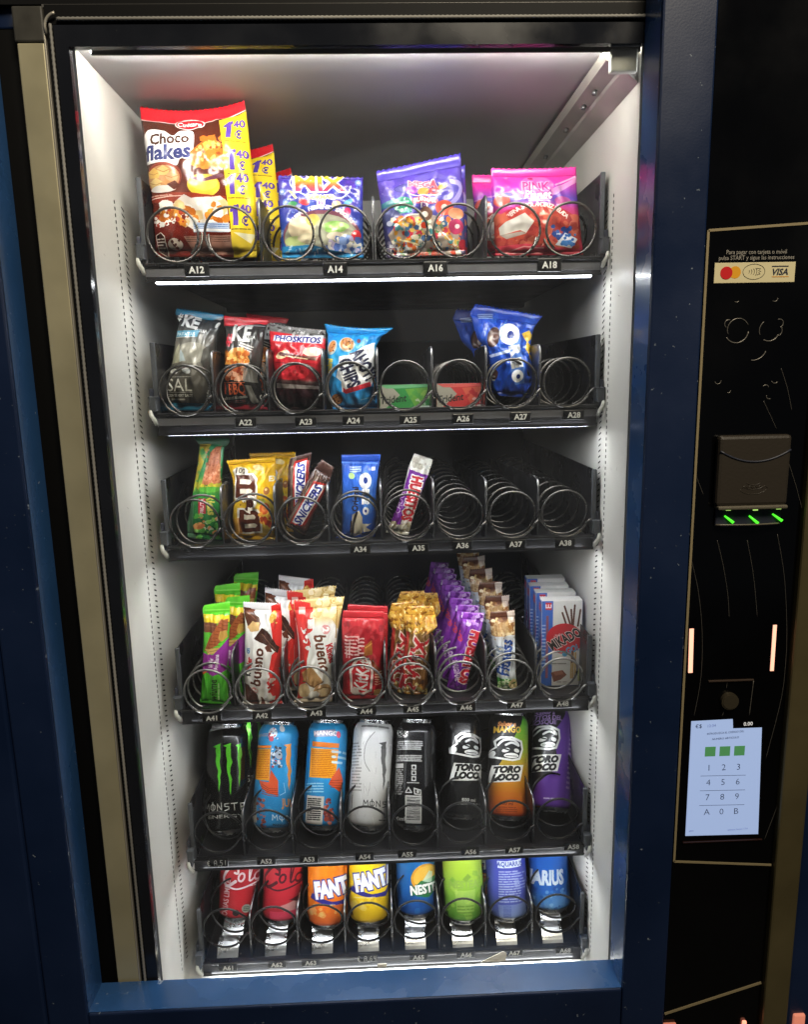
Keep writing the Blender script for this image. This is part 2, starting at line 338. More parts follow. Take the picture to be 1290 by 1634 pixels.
LABELS = [
 [('A12', 314, 431), ('A14', 535, 430), ('A16', 695, 428), ('A18', 877, 423)],
 [('A22', 392, 674), ('A23', 488, 673), ('A24', 564, 671), ('A25', 655, 670), ('A26', 739, 668), ('A27', 831, 665), ('A28', 916, 662)],
 [('A34', 575, 876), ('A35', 668, 874), ('A36', 738, 870), ('A37', 823, 868), ('A38', 902, 866)],
 [('A41', 338, 1145), ('A42', 418, 1141), ('A43', 505, 1137), ('A44', 585, 1134), ('A45', 659, 1131), ('A46', 744, 1128), ('A47', 825, 1124), ('A48', 898, 1122)],
 [('', 349, 1376), ('A52', 425, 1373), ('A53', 493, 1370), ('A54', 582, 1366), ('A55', 650, 1362), ('A56', 751, 1358), ('A57', 821, 1355), ('A58', 915, 1350)],
 [('A61', 364, 1543), ('A62', 442, 1538), ('A63', 496, 1535), ('', 588, 1528), ('A65', 668, 1526), ('A66', 744, 1522), ('A67', 821, 1519), ('A68', 902, 1515)]]
M_tag = mat('label_black', (16, 16, 17), 0.3, var=(60, 0.3))
rnd = random.Random(7)
for t in range(6):
    fz = FLOORS[t]; zt, zb = ZTOP[t], ZBOT[t]
    # shelf sheet with its stepped front fascia: ONE mesh
    b = MB()
    b.box((-0.2985, 0.004, Z(fz - 0.004)), (0.2985, 0.5, Z(fz)), 0)
    b.box((-0.3, -0.001, Z(zb)), (0.3, 0.0035, Z(zt - 0.004)), 0, 0.0008)
    b.box((-0.3, -0.0045, Z(zt - 0.0045)), (0.3, 0.006, Z(zt)), 0, 0.0012)           # rolled lip
    b.box((-0.3, -0.0035, Z(zb - 0.0022 if t else zb - .001)), (0.3, -0.0029, Z(zb + 0.0025)), 0, 0.0002)     # lower lip
    if t < 2: b.box((-0.2995, -0.0022, Z(zt - 0.017)), (0.2995, -0.0011, Z(zt - 0.0075)), 1)  # grey price rail
    tray = b.build('tray', [M_tray, mat('price_rail_grey', (92, 92, 96), 0.4, var=(20, 0.15))], VM)
    tray['label'] = 'black shelf with wire spirals, number %d from the top' % (t + 1)
    ln = MB(); ln.box((-0.2985, -0.0052, Z(zt - 0.0012)), (0.2985, -0.0042, Z(zt - 0.0004))); ln.build('lip_edge', mat('lip_wear', (96, 96, 98), 0.3, metal=0.6, var=(30, 0.5)), tray)
    l = MB(); l.box((-0.287, -0.0028, Z(zb - 0.00225)), (0.287, 0.0035, Z(zb - 0.0010))); l.build('light_strip', M_led, tray)
    hs = MB(); hs.box((-0.289, 0.0046, Z(zb - 0.0035)), (0.289, 0.022, Z(fz - 0.0042))); hs.build('strip_housing', M_black, tray)
    mp = MB(); mp.box((-0.2985, 0.501, Z(fz - 0.012)), (0.2985, 0.52, Z(fz + (0.05 if t == 0 else 0.118))), 0, 0.002); mp.build('motor_plate', M_black, tray)
    # end plates, latches, clips
    for sx in (-1, 1):
        hE = 0.112 if t == 0 else 0.1
        e1 = MB(); x = sx * 0.2995
        e1.box((x - 0.0008, 0.003, Z(fz)), (x + 0.0008, 0.5, Z(fz + hE)), 0)
        e1.box((x - 0.0032, -0.002, Z(fz + 0.001)), (x + 0.0032, 0.003, Z(fz + hE)), 1, 0.0012)
        e1.build('end_plate', [M_gloss, M_grey], tray)
        la = MB()
        la.box((sx * 0.2965, -0.013, Z(fz + 0.010)), (sx * 0.3065, 0.002, Z(fz + 0.029)), 0, 0.0015)
        la.box((sx * 0.2955, -0.0135, Z(fz + 0.0275)), (sx * 0.307, -0.004, Z(fz + 0.0295)), 0, 0.0006)
        la.box((sx * 0.3025, -0.004, Z(fz - 0.006)), (sx * 0.3075, 0.03, Z(fz + 0.04)), 1, 0.001)
        la.build('latch', [M_grey, M_black], tray)
        cl = MB()
        cl.tube([(sx * 0.3055, -0.012, Z(fz + 0.011)), (sx * 0.3035, -0.015, Z(fz + 0.004)), (sx * 0.3, -0.014, Z(fz - 0.002)), (sx * 0.299, -0.010, Z(fz - 0.008))], [0.0022, 0.003, 0.003, 0.0024], 8)
        cl.build('clip', M_pale, tray)
    # dividers
    divs = [1, 3, 5] if t == 0 else range(7)
    dm = None
    for i in divs:
        x = XI[i] + 0.03705
        if dm is None:
            hD = 0.088 if t < 4 else 0.082
            d = MB()
            out = [(0.004, 0.0), (0.46, 0.0), (0.46, hD * 0.75), (0.05, hD)] + [(0.004 + 0.012 * (1 - math.sin(a)), hD - 0.012 + 0.012 * math.cos(a)) for a in np.linspace(0, math.pi / 2, 5)]
            d.prism([(p[0], p[1]) for p in out], -0.0007, 0.0007, 0, 0)
            d.tube([(0, 0.004, 0.001), (0, 0.0035, hD * 0.5), (0, 0.0035, hD - 0.012), (0, 0.0075, hD - 0.0035), (0, 0.016, hD)], [0.0013, 0.0015, 0.0018, 0.0018, 0.0014], 8, 1)
            d.tube([(0, 0.016, hD), (0, 0.05, hD), (0, 0.14, hD * 0.945)], 0.0011, 6, 1)
            dm = d.mesh('divider', [M_gloss, M_edge])
        place('divider', dm, (x, 0, Z(fz)), tray)
    # spirals
    hm = helix_mesh(PITCH[t], 0.47, 1, -1 if t == 0 else 1, M_wire2 if t > 3 else M_wire3 if t == 3 else M_wire); hm2 = helix_mesh(PITCH[t], 0.47, -1, -1)
    for i in range(8):
        place('spiral', hm2 if (t == 0 and i % 2 == 1) else hm, (XI[i], -0.0045, Z(fz + 0.0006 + (0.008, 0.003, 0.005, 0.0, 0.019, 0.034)[t])), tray)
        if t == 5:                            # two bent metal flaps that carry each can's base
            for q, (ya, za, yb2, zb2) in enumerate(((0.062, 0.036, 0.034, 0.024), (0.0335, 0.0235, 0.004, 0.002))):
                r_ = MB(); wv = 0.0165; j = rnd.uniform(-0.0015, 0.0015); xx = XI[i] + rnd.uniform(-0.002, 0.002); P = []
                for s_ in range(9):
                    u = s_ / 8; bow = 0.0028 * math.sin(math.pi * u) * (1 if q else 0.3)
                    P.append((ya + (yb2 - ya) * u - bow, Z(fz) + za + (zb2 - za) * u + bow + j * u))
                P = P + [(a, c - 0.0009) for a, c in P[::-1]]
                r_.prism(P, xx - wv, xx + wv, 0); r_.build('can_ramp', M_chrome, tray)
    # number tags
    for k, (txt, px, py) in enumerate(LABELS[t]):
        P = at(px, py, -0.004); tg = MB(); hw, hh = (0.016, 0.0085) if t == 0 else (0.0145, 0.0068)
        tg.box((P[0] - hw, -0.0052, P[2] - hh), (P[0] + hw, -0.0022, P[2] + hh), 0, 0.0012)
        if txt: tg.text(txt, P[0], P[2], 0.0082 if t == 0 else 0.0074, -0.0052, 1, bold=0.03)
        else:
            strokes = {4: 'A,51', 5: 'A,64'}[t]
            H = {'A': [[(0, 0), (0, .8), (.2, 1), (.5, 1), (.6, .8), (.6, 0)], [(0, .5), (.6, .5)]], ',': [[(.1, .1), (0, -.2)]], '5': [[(.6, 1), (.1, 1), (.1, .55), (.5, .55), (.6, .3), (.4, 0), (0, 0)]],
                 '1': [[(.25, 0), (.35, 1)]], '6': [[(.5, 1), (.1, .7), (0, .2), (.3, 0), (.55, .15), (.5, .5), (.1, .4)]], '4': [[(.1, 1), (.05, .5), (.55, .5)], [(.5, 1), (.45, 0)]],
                 '€': [[(.6, .9), (.3, 1), (.05, .7), (.05, .3), (.3, 0), (.6, .1)], [(-.05, .6), (.45, .6)], [(-.05, .42), (.4, .42)]]}
            x = P[0] - 0.0165
            for ch in '€ ' + strokes:
                for st in H.get(ch, []):
                    tg.tube([(x + a * 0.0058, -0.0054, P[2] - 0.0042 + c * 0.0085) for a, c in st], 0.00042, 5, 1)
                x += {' ': 0.004, ',': 0.0026}.get(ch, 0.0062)
        tg.build('selection_label', [M_tag, M_let], tray)
    if t in (2, 3, 5):                        # dust and crumbs on the shelf sheet
        du = MB()
        for k in range(46):
            x, y, s_ = rnd.uniform(-0.28, 0.29), rnd.uniform(0.008, 0.12), rnd.uniform(0.0006, 0.0026); a = rnd.uniform(0, 3)
            du.add([(x + s_ * math.cos(a + c), y + s_ * math.sin(a + c) * 1.4, Z(fz + 0.0006 + rnd.random() * 0.0008)) for c in (0, 1.3, 2.6, 4.4)], [(0, 1, 2, 3)])
        du.build('shelf_crumbs', mat('crumbs', (120, 116, 108), 0.9), tray)['kind'] = 'stuff'
# ------------------------------------------------------------------ payment panel
YP = -0.167
cp = part('control_panel', M_panel, ((0.3660, YP, -1.3), (0.4990, YP + 0.05, 0.395)), bev=0.001)
part('panel_cap', mat('panel_cap_black', (5, 5, 6), 0.5, spec=0.2), ((0.3660, YP - 0.002, 0.3955), (0.4990, YP + 0.05, 0.5)), parent=cp)
def pp(px, py): p = at(px, py, YP); return p[0], p[2]
def strip(b, pts, wd, m=0, y0=0.0004, y1=-0.0008):
    for (x0, z0), (x1, z1) in zip(pts[:-1], pts[1:]):
        d = np.array([x1 - x0, z1 - z0]); n = np.array([-d[1], d[0]]) / (np.hypot(*d) + 1e-9) * wd / 2
        b.prism([(x0 + n[0], z0 + n[1]), (x1 + n[0], z1 + n[1]), (x1 - n[0], z1 - n[1]), (x0 - n[0], z0 - n[1])][::-1], YP + y1, YP + y0, 1, m)
b = MB()
strip(b, [(0.498, Z(0.158)), (0.3685, Z(0.151)), (0.3685, Z(-0.628)), (0.498, Z(-0.639))], 0.0028)
strip(b, [pp(1061, 1617), pp(1215, 1567)], 0.0034)
b.build('border_line', M_line, cp)
b = MB()
x, z = pp(1208, 402); b.text('Para pagar con tarjeta o móvil', x, z, 0.0046, YP, 0, bold=0.0, rot=-0.004, sx=0.86)
x, z = pp(1208, 411); b.text('pulsa START y sigue las instrucciones', x, z, 0.0046, YP, 0, bold=0.0, sx=0.86)
b.build('instruction_text', mat('grey_print', (165, 160, 150), 0.5), cp)
# payment sticker with its three marks
b = MB(); x0, z0 = pp(1139, 454); x1, z1 = pp(1270, 418)
b.box((x0, YP - 0.0008, z0 + 0.001), (x1, YP - 0.0001, z1), 0, 0.0003)
ys = YP - 0.0008
def sd(px, py, r, m, dy): X, Zz = pp(px, py); b.disc((X, Zz), r, ys - dy, ys, 28, m)
sd(1173, 435, 0.0066, 2, 0.0002); sd(1159, 436, 0.0069, 1, 0.0004)
X, Zz = pp(1203, 434)
b.tube([(X + 0.0125 * math.cos(a), ys - 0.0001, Zz + 0.0082 * math.sin(a)) for a in np.linspace(0, 6.283, 36)], 0.0003, 5, 3)
for k in range(4): b.tube([(X - 0.006 + 0.0022 * k + (0.0006 * k + .001) * math.cos(a), ys - 0.0001, Zz + (0.0018 + 0.0009 * k) * math.sin(a)) for a in np.linspace(-1.1, 1.1, 9)], 0.0003, 5, 3)
b.tube([(X + 0.003 + 0.0045 * c, ys - 0.0001, Zz + 0.004 * d) for c, d in ((0, .9), (1, .8), (.5, .3), (1.1, .1), (.5, -.3), (1, -.6), (0.1, -.9))], 0.0003, 5, 3)
X, Zz = pp(1245, 434); b.text('VISA', X, Zz, 0.0066, ys, 4, bold=0.03, shear=0.25)
X, Zz = pp(1245, 425.5); b.box((X - 0.0095, ys - 0.0002, Zz - 0.0005), (X + 0.0095, ys, Zz + 0.0007), 4)
X, Zz = pp(1245, 442); b.box((X - 0.0095, ys - 0.0002, Zz - 0.0004), (X + 0.0095, ys, Zz + 0.0005), 5)
b.build('payment_sticker', [mat('sticker_cream', (228, 216, 172), 0.4), mat('mark_red', (214, 36, 40), 0.4), mat('mark_amber', (240, 170, 40), 0.4), mat('mark_dark', (70, 66, 50), 0.5), mat('mark_navy', (40, 44, 60), 0.5), mat('mark_orange', (214, 150, 60), 0.5)], cp)
# embossed bubble outlines round the coin area: thin worn arcs
b = MB()
def arc(px, py, r, a0, a1, t=0.0005):
    X, Zz = pp(px, py); b.tube([(X + r * math.cos(a), YP - 0.0003, Zz + r * math.sin(a)) for a in np.linspace(a0, a1, 18)], t, 5)
arc(1178, 526, 0.0122, 0.4, 3.6, 0.0005); arc(1176, 528, 0.0135, 3.7, 6.2, 0.0007); arc(1163, 517, 0.0045, 1.2, 4.2)
arc(1228, 527, 0.0115, 2.2, 3.6); arc(1228, 528, 0.0115, 4.2, 5.9, 0.0007); arc(1244, 516, 0.0045, -1.3, 2.0); arc(1240, 528, 0.006, -1.0, 0.6)
arc(1203, 553, 0.0155, 4.6, 5.9, 0.0006); arc(1237, 477, 0.003, 4.0, 6.5); arc(1146, 608, 0.0035, 3.4, 6.4); arc(1163, 624, 0.0022, 4.2, 6.6)
arc(1222, 619, 0.0034, 0.2, 2.7); arc(1228, 632, 0.0034, 2.9, 5.2); arc(1237, 606, 0.004, 3.6, 5.6); arc(1176, 478, 0.003, 4.0, 5.6)
b.build('bubble_pattern', mat('worn_silver_print', (128, 124, 116), 0.35, metal=0.5), cp)
b = MB()
def curve(pts, t=0.00028):
    q = [pp(*p) for p in pts]; P = []
    for i in range(len(q) - 1):
        for u in np.linspace(0, 1, 8, endpoint=i == len(q) - 2):
            p0, p1, p2, p3 = q[max(i - 1, 0)], q[i], q[i + 1], q[min(i + 2, len(q) - 1)]
            P.append([0.5 * (2 * p1[k] + (p2[k] - p0[k]) * u + (2 * p0[k] - 5 * p1[k] + 4 * p2[k] - p3[k]) * u * u + (3 * p1[k] - p0[k] - 3 * p2[k] + p3[k]) * u ** 3) for k in (0, 1)])
    b.tube([(a, YP - 0.0002, c) for a, c in P], t, 4)
curve([(1145, 862), (1155, 905), (1162, 950), (1164, 985)]); curve([(1193, 862), (1203, 920), (1209, 985)]); curve([(1241, 852), (1252, 920), (1256, 1000), (1254, 1060), (1246, 1120), (1222, 1212)])
curve([(1103, 890), (1115, 945), (1121, 1010), (1119, 1080), (1108, 1143)]); curve([(1258, 735), (1272, 780), (1281, 815)]); curve([(1219, 640), (1240, 685)]); curve([(1110, 756), (1123, 790)])
curve([(1247, 588), (1257, 620), (1264, 655)]); curve([(1243, 1280), (1220, 1340)]); curve([(1161, 1087), (1160, 1098)]); curve([(1203, 1086), (1196, 1142)], 0.0005); curve([(1157, 1130), (1153, 1142)])
b.build('decor_lines', mat('thin_silver_print', (98, 94, 88), 0.4), cp)
# bill acceptor with its green lit slot
x0, z0 = pp(1136, 806); x1, z1 = pp(1257, 692)
b = MB(); b.box((x0, YP - 0.012, z0), (x1, YP, z1), 0, 0.004)
mid = (x0 + x1) / 2; hw = (x1 - x0) / 2
b.tube([(mid + hw * 0.97 * u, YP - 0.0121, z0 + 0.052 + 0.013 * u * u) for u in np.linspace(-1, 1, 17)], 0.0012, 6, 1)
for k in range(3): b.tube([(mid + (0.016 - 0.004 * k) * math.cos(a), YP - 0.0121, z0 + 0.021 + 0.0035 * k + (0.007 - 0.002 * k) * math.sin(a)) for a in np.linspace(3.3, 6.1, 12)], 0.0004, 5, 2)
for k in range(5): b.tube([(mid - 0.013 + 0.006 * k, YP - 0.0121, z0 + 0.021), (mid - 0.010 + 0.006 * k, YP - 0.0121, z0 + 0.024), (mid - 0.007 + 0.006 * k, YP - 0.0121, z0 + 0.021)], 0.0004, 5, 2)
ba = b.build('bill_acceptor', [mat('brown_black_plastic', (52, 46, 38), 0.45, bump=(300, 0.1)), M_black, mat('emboss', (60, 54, 46), 0.35)], cp)
b = MB(); x2, z2 = pp(1146, 840)
b.box((x0 + 0.004, YP - 0.004, z2), (x1 - 0.002, YP, z0 - 0.0005), 0, 0.002)
b.box((x0 + 0.002, YP - 0.0145, z0 - 0.004), (x1 - 0.0005, YP - 0.0005, z0 + 0.0005), 1, 0.0015)
b.tube([(mid + hw * 0.9 * u, YP - 0.005 - 0.004 * (1 - u * u), z2 + 0.003) for u in np.linspace(-1, 1, 13)], 0.0011, 6, 1)
b.build('bill_slot', [M_black, mat('slot_lip', (104, 98, 84), 0.35)], cp)
G1 = mat('green_light', (90, 220, 60), 0.4, emit=((70, 230, 40), 1.6)); G2 = mat('pale_green_light', (200, 235, 150), 0.4, emit=((190, 235, 120), 1.0))
for a, c, d, e in (((1154, 822), (1166, 832), (1160, 812), 0), ((1193, 822), (1205, 833), (1203, 812), 0), ((1230, 819), (1243, 829), (1240, 810), 0)):
    b = MB(); p, q = pp(*a), pp(*c); b.tube([(p[0], YP - 0.0045, p[1]), (q[0], YP - 0.0075, q[1])], [0.0011, 0.0019], 6); b.build('slot_light', G1, cp)
    b = MB(); X, Zz = pp(*d); b.box((X - 0.003, YP - 0.0052, Zz - 0.0012), (X + 0.003, YP - 0.0038, Zz + 0.0012), 0, 0.0005); b.build('slot_light', G2, cp)
# two glowing salmon bars, coin return, screen
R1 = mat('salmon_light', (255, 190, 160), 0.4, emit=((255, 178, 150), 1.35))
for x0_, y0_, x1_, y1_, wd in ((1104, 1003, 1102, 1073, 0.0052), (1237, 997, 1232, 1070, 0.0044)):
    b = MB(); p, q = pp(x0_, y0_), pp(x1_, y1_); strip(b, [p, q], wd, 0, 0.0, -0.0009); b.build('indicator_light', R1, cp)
b = MB(); x0, z0 = pp(1130, 1088); x1, z1 = pp(1203, 1081); b.box((x0, YP - 0.0025, z0), (x1, YP, z1 - 0.001), 0, 0.001)
X, Zz = pp(1163, 1117); b.disc((X, Zz), 0.0108, YP - 0.005, YP, 32, 1); b.disc((X, Zz), 0.0092, YP - 0.0058, YP - 0.0045, 32, 1)
b.build('coin_return', [mat('dim_bronze', (62, 50, 42), 0.35), mat('bronze_button', (92, 84, 68), 0.35, metal=0.6, bump=(200, 0.2))], cp)
b = MB()
q = [pp(1094, 1333), pp(1210, 1330), pp(1216, 1160.5), pp(1170, 1162), pp(1169.5, 1147), pp(1103.5, 1150.5)]
b.prism(q, YP - 0.0007, YP - 0.0001, 1, 0)
ysn = YP - 0.0007
def st(t, px, py, h, m=1, bold=0.0, **k): X, Zz = pp(px, py); b.text(t, X, Zz, h, ysn, m, bold=bold, rot=0.045, **k)
for r_, row in enumerate(('123', '456', '789', 'A0B')):
    for c_, ch in enumerate(row): st(ch, (1131.5, 1155, 1178.5)[c_] - r_ * 1.2, 1224 + r_ * 23.5 - c_ * 0.8, 0.0085, bold=-0.012)
    if r_ < 3:
        strip(b, [pp(1118 - r_, 1237.5 + r_ * 23.5), pp(1190 - r_, 1236 + r_ * 23.5)], 0.0004, 1, -0.0007, -0.0009)
for c_ in range(3):
    X, Zz = pp(1133.5 + c_ * 23.3, 1198.5 - c_ * 0.7); b.box((X - 0.0068, ysn - 0.0002, Zz - 0.0066), (X + 0.0068, ysn, Zz + 0.0066), 2, 0.0002)
st('INTRODUZCA EL CODIGO DEL', 1158, 1168, 0.0026, sx=0.9); st('NUMERO ARTICULO', 1158, 1177, 0.0026)
st('12:34', 1136, 1157, 0.0036, 3); st('€$', 1115, 1158, 0.005)
st('8FM1', 1103, 1325, 0.002, 3); st('Software Version 1.7.0', 1177, 1322, 0.0022, 3, sx=0.9)
st('0.00', 1194, 1154, 0.0048, 4, bold=0.02)
b.build('touch_screen', [mat('lit_screen', (160, 182, 226), 0.2, emit=((160, 182, 226), 0.62)), mat('screen_ink', (44, 52, 84), 0.4), mat('screen_green', (84, 150, 96), 0.4, emit=((84, 156, 96), 0.35)), mat('screen_grey', (110, 124, 170), 0.4, emit=((110, 124, 170), 0.3)), mat('screen_white', (225, 225, 225), 0.4, emit=((225, 225, 225), 0.5))], cp)
b = MB(); x0, z0 = pp(1089, 1344); x1, z1 = pp(1216, 1336.5); b.box((x0, YP - 0.003, z0), (x1, YP, z1), 0, 0.001); b.build('screen_ledge', mat('ledge_dark_red', (44, 26, 22), 0.25), cp)
# reddish glints low on the machine front, added as small glowing blocks
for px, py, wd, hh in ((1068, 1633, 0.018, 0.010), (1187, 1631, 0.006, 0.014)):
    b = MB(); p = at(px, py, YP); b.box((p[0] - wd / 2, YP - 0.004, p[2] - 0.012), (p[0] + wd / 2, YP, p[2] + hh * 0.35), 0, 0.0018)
    b.build('panel_glint', mat('salmon_lens_%d' % (wd * 1000), (200, 130, 110), 0.4, emit=((255, 150, 120), 0.25 if wd > 0.01 else 1.8)), cp)
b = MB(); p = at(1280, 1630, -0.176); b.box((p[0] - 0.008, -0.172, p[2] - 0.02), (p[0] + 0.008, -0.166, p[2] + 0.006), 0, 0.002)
o = b.build('light', mat('salmon_lens_r', (200, 130, 110), 0.4, emit=((255, 150, 120), 0.5))); o.name = 'corner_glint'  # a further reddish glint, added as a glowing block
tag(o, 'small salmon glint, built as a glowing block, at the lower right corner on the navy machine', 'button light')
# ------------------------------------------------------------------ printing: a small drawing board for wrappers and can walls
def hx(c): return np.array([int(c[i:i + 2], 16) / 255 for i in (1, 3, 5)]) if isinstance(c, str) else np.array(c) / 255.0
class Board:
    """draws in the coordinates of an enlarged view (y down); fwd() takes them to the sheet's own u, v"""
    def __init__(s, W, H, fwd, k, bg):
        s.W, s.H, s.fwd, s.k = W, H, fwd, k        # k: sheet pixels per drawing unit
        s.a = np.empty((H, W, 3)); s.a[:] = hx(bg)
    def M(s, pts):
        uv = s.fwd(np.array(pts, float)); return np.stack([uv[:, 0] * s.W, uv[:, 1] * s.H], 1)
    def _mix(s, sl, mask, col, a):
        t = s.a[sl]
        if callable(col): col = col(sl)[mask]
        else: col = hx(col)
        t[mask] = t[mask] * (1 - a) + col * a
    def _bb(s, q, pad=0):
        x0, y0 = np.floor(q.min(0) - pad).astype(int); x1, y1 = np.ceil(q.max(0) + pad).astype(int) + 1
        x0, y0, x1, y1 = max(x0, 0), max(y0, 0), min(x1, s.W), min(y1, s.H)
        if x1 <= x0 or y1 <= y0: return None
        return (slice(y0, y1), slice(x0, x1)), np.arange(x0, x1)[None, :] + 0.5, np.arange(y0, y1)[:, None] + 0.5
    def poly(s, pts, col, a=1.0, raw=False):
        q = pts if raw else s.M(pts); r = s._bb(q)
        if r is None: return
        sl, X, Y = r; m = np.zeros((Y.shape[0], X.shape[1]), bool)
        for (xa, ya), (xb, yb) in zip(q, np.roll(q, -1, 0)):
            if ya == yb: continue
            m ^= ((Y >= min(ya, yb)) & (Y < max(ya, yb))) & (X < xa + (Y - ya) * (xb - xa) / (yb - ya))
        s._mix(sl, m, col, a)
    def cloud(s, pts, col, a=1.0):             # smooth closed outline
        P = np.array(pts, float); o = []
        for i in range(len(P)):
            p0, p1, p2, p3 = P[i - 1], P[i], P[(i + 1) % len(P)], P[(i + 2) % len(P)]
            for u in np.linspace(0, 1, 7, endpoint=False): o.append(0.5 * (2 * p1 + (p2 - p0) * u + (2 * p0 - 5 * p1 + 4 * p2 - p3) * u * u + (3 * p1 - p0 - 3 * p2 + p3) * u ** 3))
        s.poly(o, col, a)
    def ell(s, cx, cy, rx, ry, col, rot=0.0, a=1.0):
        t = np.linspace(0, 2 * math.pi, 28, endpoint=False); c, d = math.cos(math.radians(rot)), math.sin(math.radians(rot))
        x, y = rx * np.cos(t), ry * np.sin(t); s.poly(np.stack([cx + x * c - y * d, cy + x * d + y * c], 1), col, a)
    def rect(s, x0, y0, x1, y1, col, a=1.0): s.poly([(x0, y0), (x1, y0), (x1, y1), (x0, y1)], col, a)
    def line(s, pts, w, col, a=1.0, smooth=False):
        P = np.array(pts, float)
        if smooth and len(P) > 2:
            o = []
            for i in range(len(P) - 1):
                p0, p1, p2, p3 = P[max(i - 1, 0)], P[i], P[i + 1], P[min(i + 2, len(P) - 1)]
                for u in np.linspace(0, 1, 8, endpoint=False): o.append(0.5 * (2 * p1 + (p2 - p0) * u + (2 * p0 - 5 * p1 + 4 * p2 - p3) * u * u + (3 * p1 - p0 - 3 * p2 + p3) * u ** 3))
            P = np.array(o + [P[-1]])
        q = s.M(P); h = w * s.k / 2; r = s._bb(q, h)
        if r is None: return
        sl, X, Y = r; m = np.zeros((Y.shape[0], X.shape[1]), bool)
        for A, B in zip(q[:-1], q[1:]):
            d = B - A; L = d @ d + 1e-9; t = np.clip(((X - A[0]) * d[0] + (Y - A[1]) * d[1]) / L, 0, 1)
            m |= (X - A[0] - t * d[0]) ** 2 + (Y - A[1] - t * d[1]) ** 2 <= h * h
        s._mix(sl, m, col, a)
    def text(s, t, x, y, h, col, rot=0.0, sx=1.0, bold=0.0, shear=0.0, out=None, a=1.0, anchor='c', w=None):
        """rot in degrees, counter-clockwise in the view; col may be a list: bands from the top down; out: (colour, width in cap heights)"""
        for b_, cc in ([(bold + out[1], out[0])] if out else []) + [(bold, col)]:
            tr, wd = glyphs(t, b_, shear)
            if not len(tr): continue
            if w: sx = w / (glyphs(t, bold, shear)[1] * h)
            q = tr - [{'c': wd / 2, 'l': 0, 'r': wd}[anchor], 0.5]
            tt = 1 - np.clip((tr[..., 1].mean(1)), 0, 0.999)
            q = q * [h * sx, h]; c, d = math.cos(math.radians(rot)), math.sin(math.radians(rot))
            q = np.stack([x + q[..., 0] * c - q[..., 1] * d, y - q[..., 0] * d - q[..., 1] * c], -1)
            Q = s.M(q.reshape(-1, 2)).reshape(-1, 3, 2)
            grad = isinstance(cc, list)
            if grad:
                lo, hi = Q[..., 1].min(), Q[..., 1].max(); cols = np.array([hx(k) for k in cc])
                def fn(sl, lo=lo, hi=hi, cols=cols):
                    yy = 1 - (np.arange(sl[0].start, sl[0].stop) + 0.5 - lo) / (hi - lo + 1e-9); f = np.clip(yy, 0, 1) * (len(cols) - 1)
                    i = np.minimum(f.astype(int), len(cols) - 2); g = (f - i)[:, None]
                    return np.repeat((cols[i] * (1 - g) + cols[i + 1] * g)[:, None, :], sl[1].stop - sl[1].start, 1)
            for tri in Q:
                r = s._bb(tri)
                if r is None: continue
                sl, X, Y = r; e = []
                for A, B in zip(tri, np.roll(tri, -1, 0)): e.append((B[0] - A[0]) * (Y - A[1]) - (B[1] - A[1]) * (X - A[0]))
                m = ((e[0] >= -.3) & (e[1] >= -.3) & (e[2] >= -.3)) | ((e[0] <= .3) & (e[1] <= .3) & (e[2] <= .3))
                s._mix(sl, m, fn if grad else cc, a)
    def arc(s, t, cx, cy, R, a0, a1, h, col, bold=0.02, out=None):
        for i, ch in enumerate(t):
            a = math.radians(a0 + (a1 - a0) * (i + .5) / len(t))
            if ch != ' ': s.text(ch, cx + R * math.cos(a), cy - R * math.sin(a), h, col, rot=math.degrees(a) - 90, bold=bold, out=out)
    def blobs(s, box, cols, n, r0, r1, seed, a=1.0, asp=1.0):
        g = random.Random(seed)
        for _ in range(n):
            r = g.uniform(r0, r1); k = g.randint(5, 8); cx, cy = g.uniform(box[0], box[2]), g.uniform(box[1], box[3]); f = g.uniform(0, 180)
            t = np.linspace(0, 2 * math.pi, k, endpoint=False) + g.random()
            rr = np.array([r * g.uniform(0.7, 1.2) for _ in t]); x, y = rr * np.cos(t), rr * np.sin(t) * asp
            c, d = math.cos(f), math.sin(f)
            s.poly(np.stack([cx + x * c - y * d, cy + x * d + y * c], 1), g.choice(cols), a)
    def fine(s, x0, y0, x1, y1, lines, col, seed=1, rot=0.0, th=0.45, a=0.9):   # print too small to read
        g = random.Random(seed); H = (y1 - y0) / lines; c, d = math.cos(math.radians(rot)), math.sin(math.radians(rot))
        for i in range(lines):
            x = x0; y = y0 + (i + .5) * H
            while x < x1 - H * .5:
                wl = g.uniform(0.5, 2.6) * H; xe = min(x + wl, x1)
                P = [(x, y), (xe, y)]; P = [(x0 + (p - x0) * c + (q - y0) * d, y0 - (p - x0) * d + (q - y0) * c) for p, q in P]
                s.line(P, H * th, col, a); x = xe + H * g.uniform(0.35, 0.7)
    def bars(s, x0, y0, x1, y1, seed=1, horiz=True, ink='#15181c'):
        g = random.Random(seed); t = y0 if horiz else x0; e = y1 if horiz else x1
        while t < e:
            wd = (e - (y0 if horiz else x0)) * g.uniform(.012, .04)
            if horiz: s.rect(x0, t, x1, min(t + wd, e), ink)
            else: s.rect(t, y0, min(t + wd, e), y1, ink)
            t += wd + (e - (y0 if horiz else x0)) * g.uniform(.012, .035)
    def vgrad(s, stops):                       # stops: (v from the bottom, colour)
        v = (np.arange(s.H) + .5) / s.H; c = np.stack([np.interp(v, [p[0] for p in stops], [hx(p[1])[k] for p in stops]) for k in range(3)], 1)
        s.a[:] = c[:, None, :]
    def image(s, name):
        im = bpy.data.images.new(name, s.W, s.H, alpha=False)
        buf = np.ones((s.H, s.W, 4), np.float32); buf[..., :3] = np.clip(s.a, 0, 1)
        im.pixels.foreach_set(buf.ravel()); im.update(); im.pack(); return im

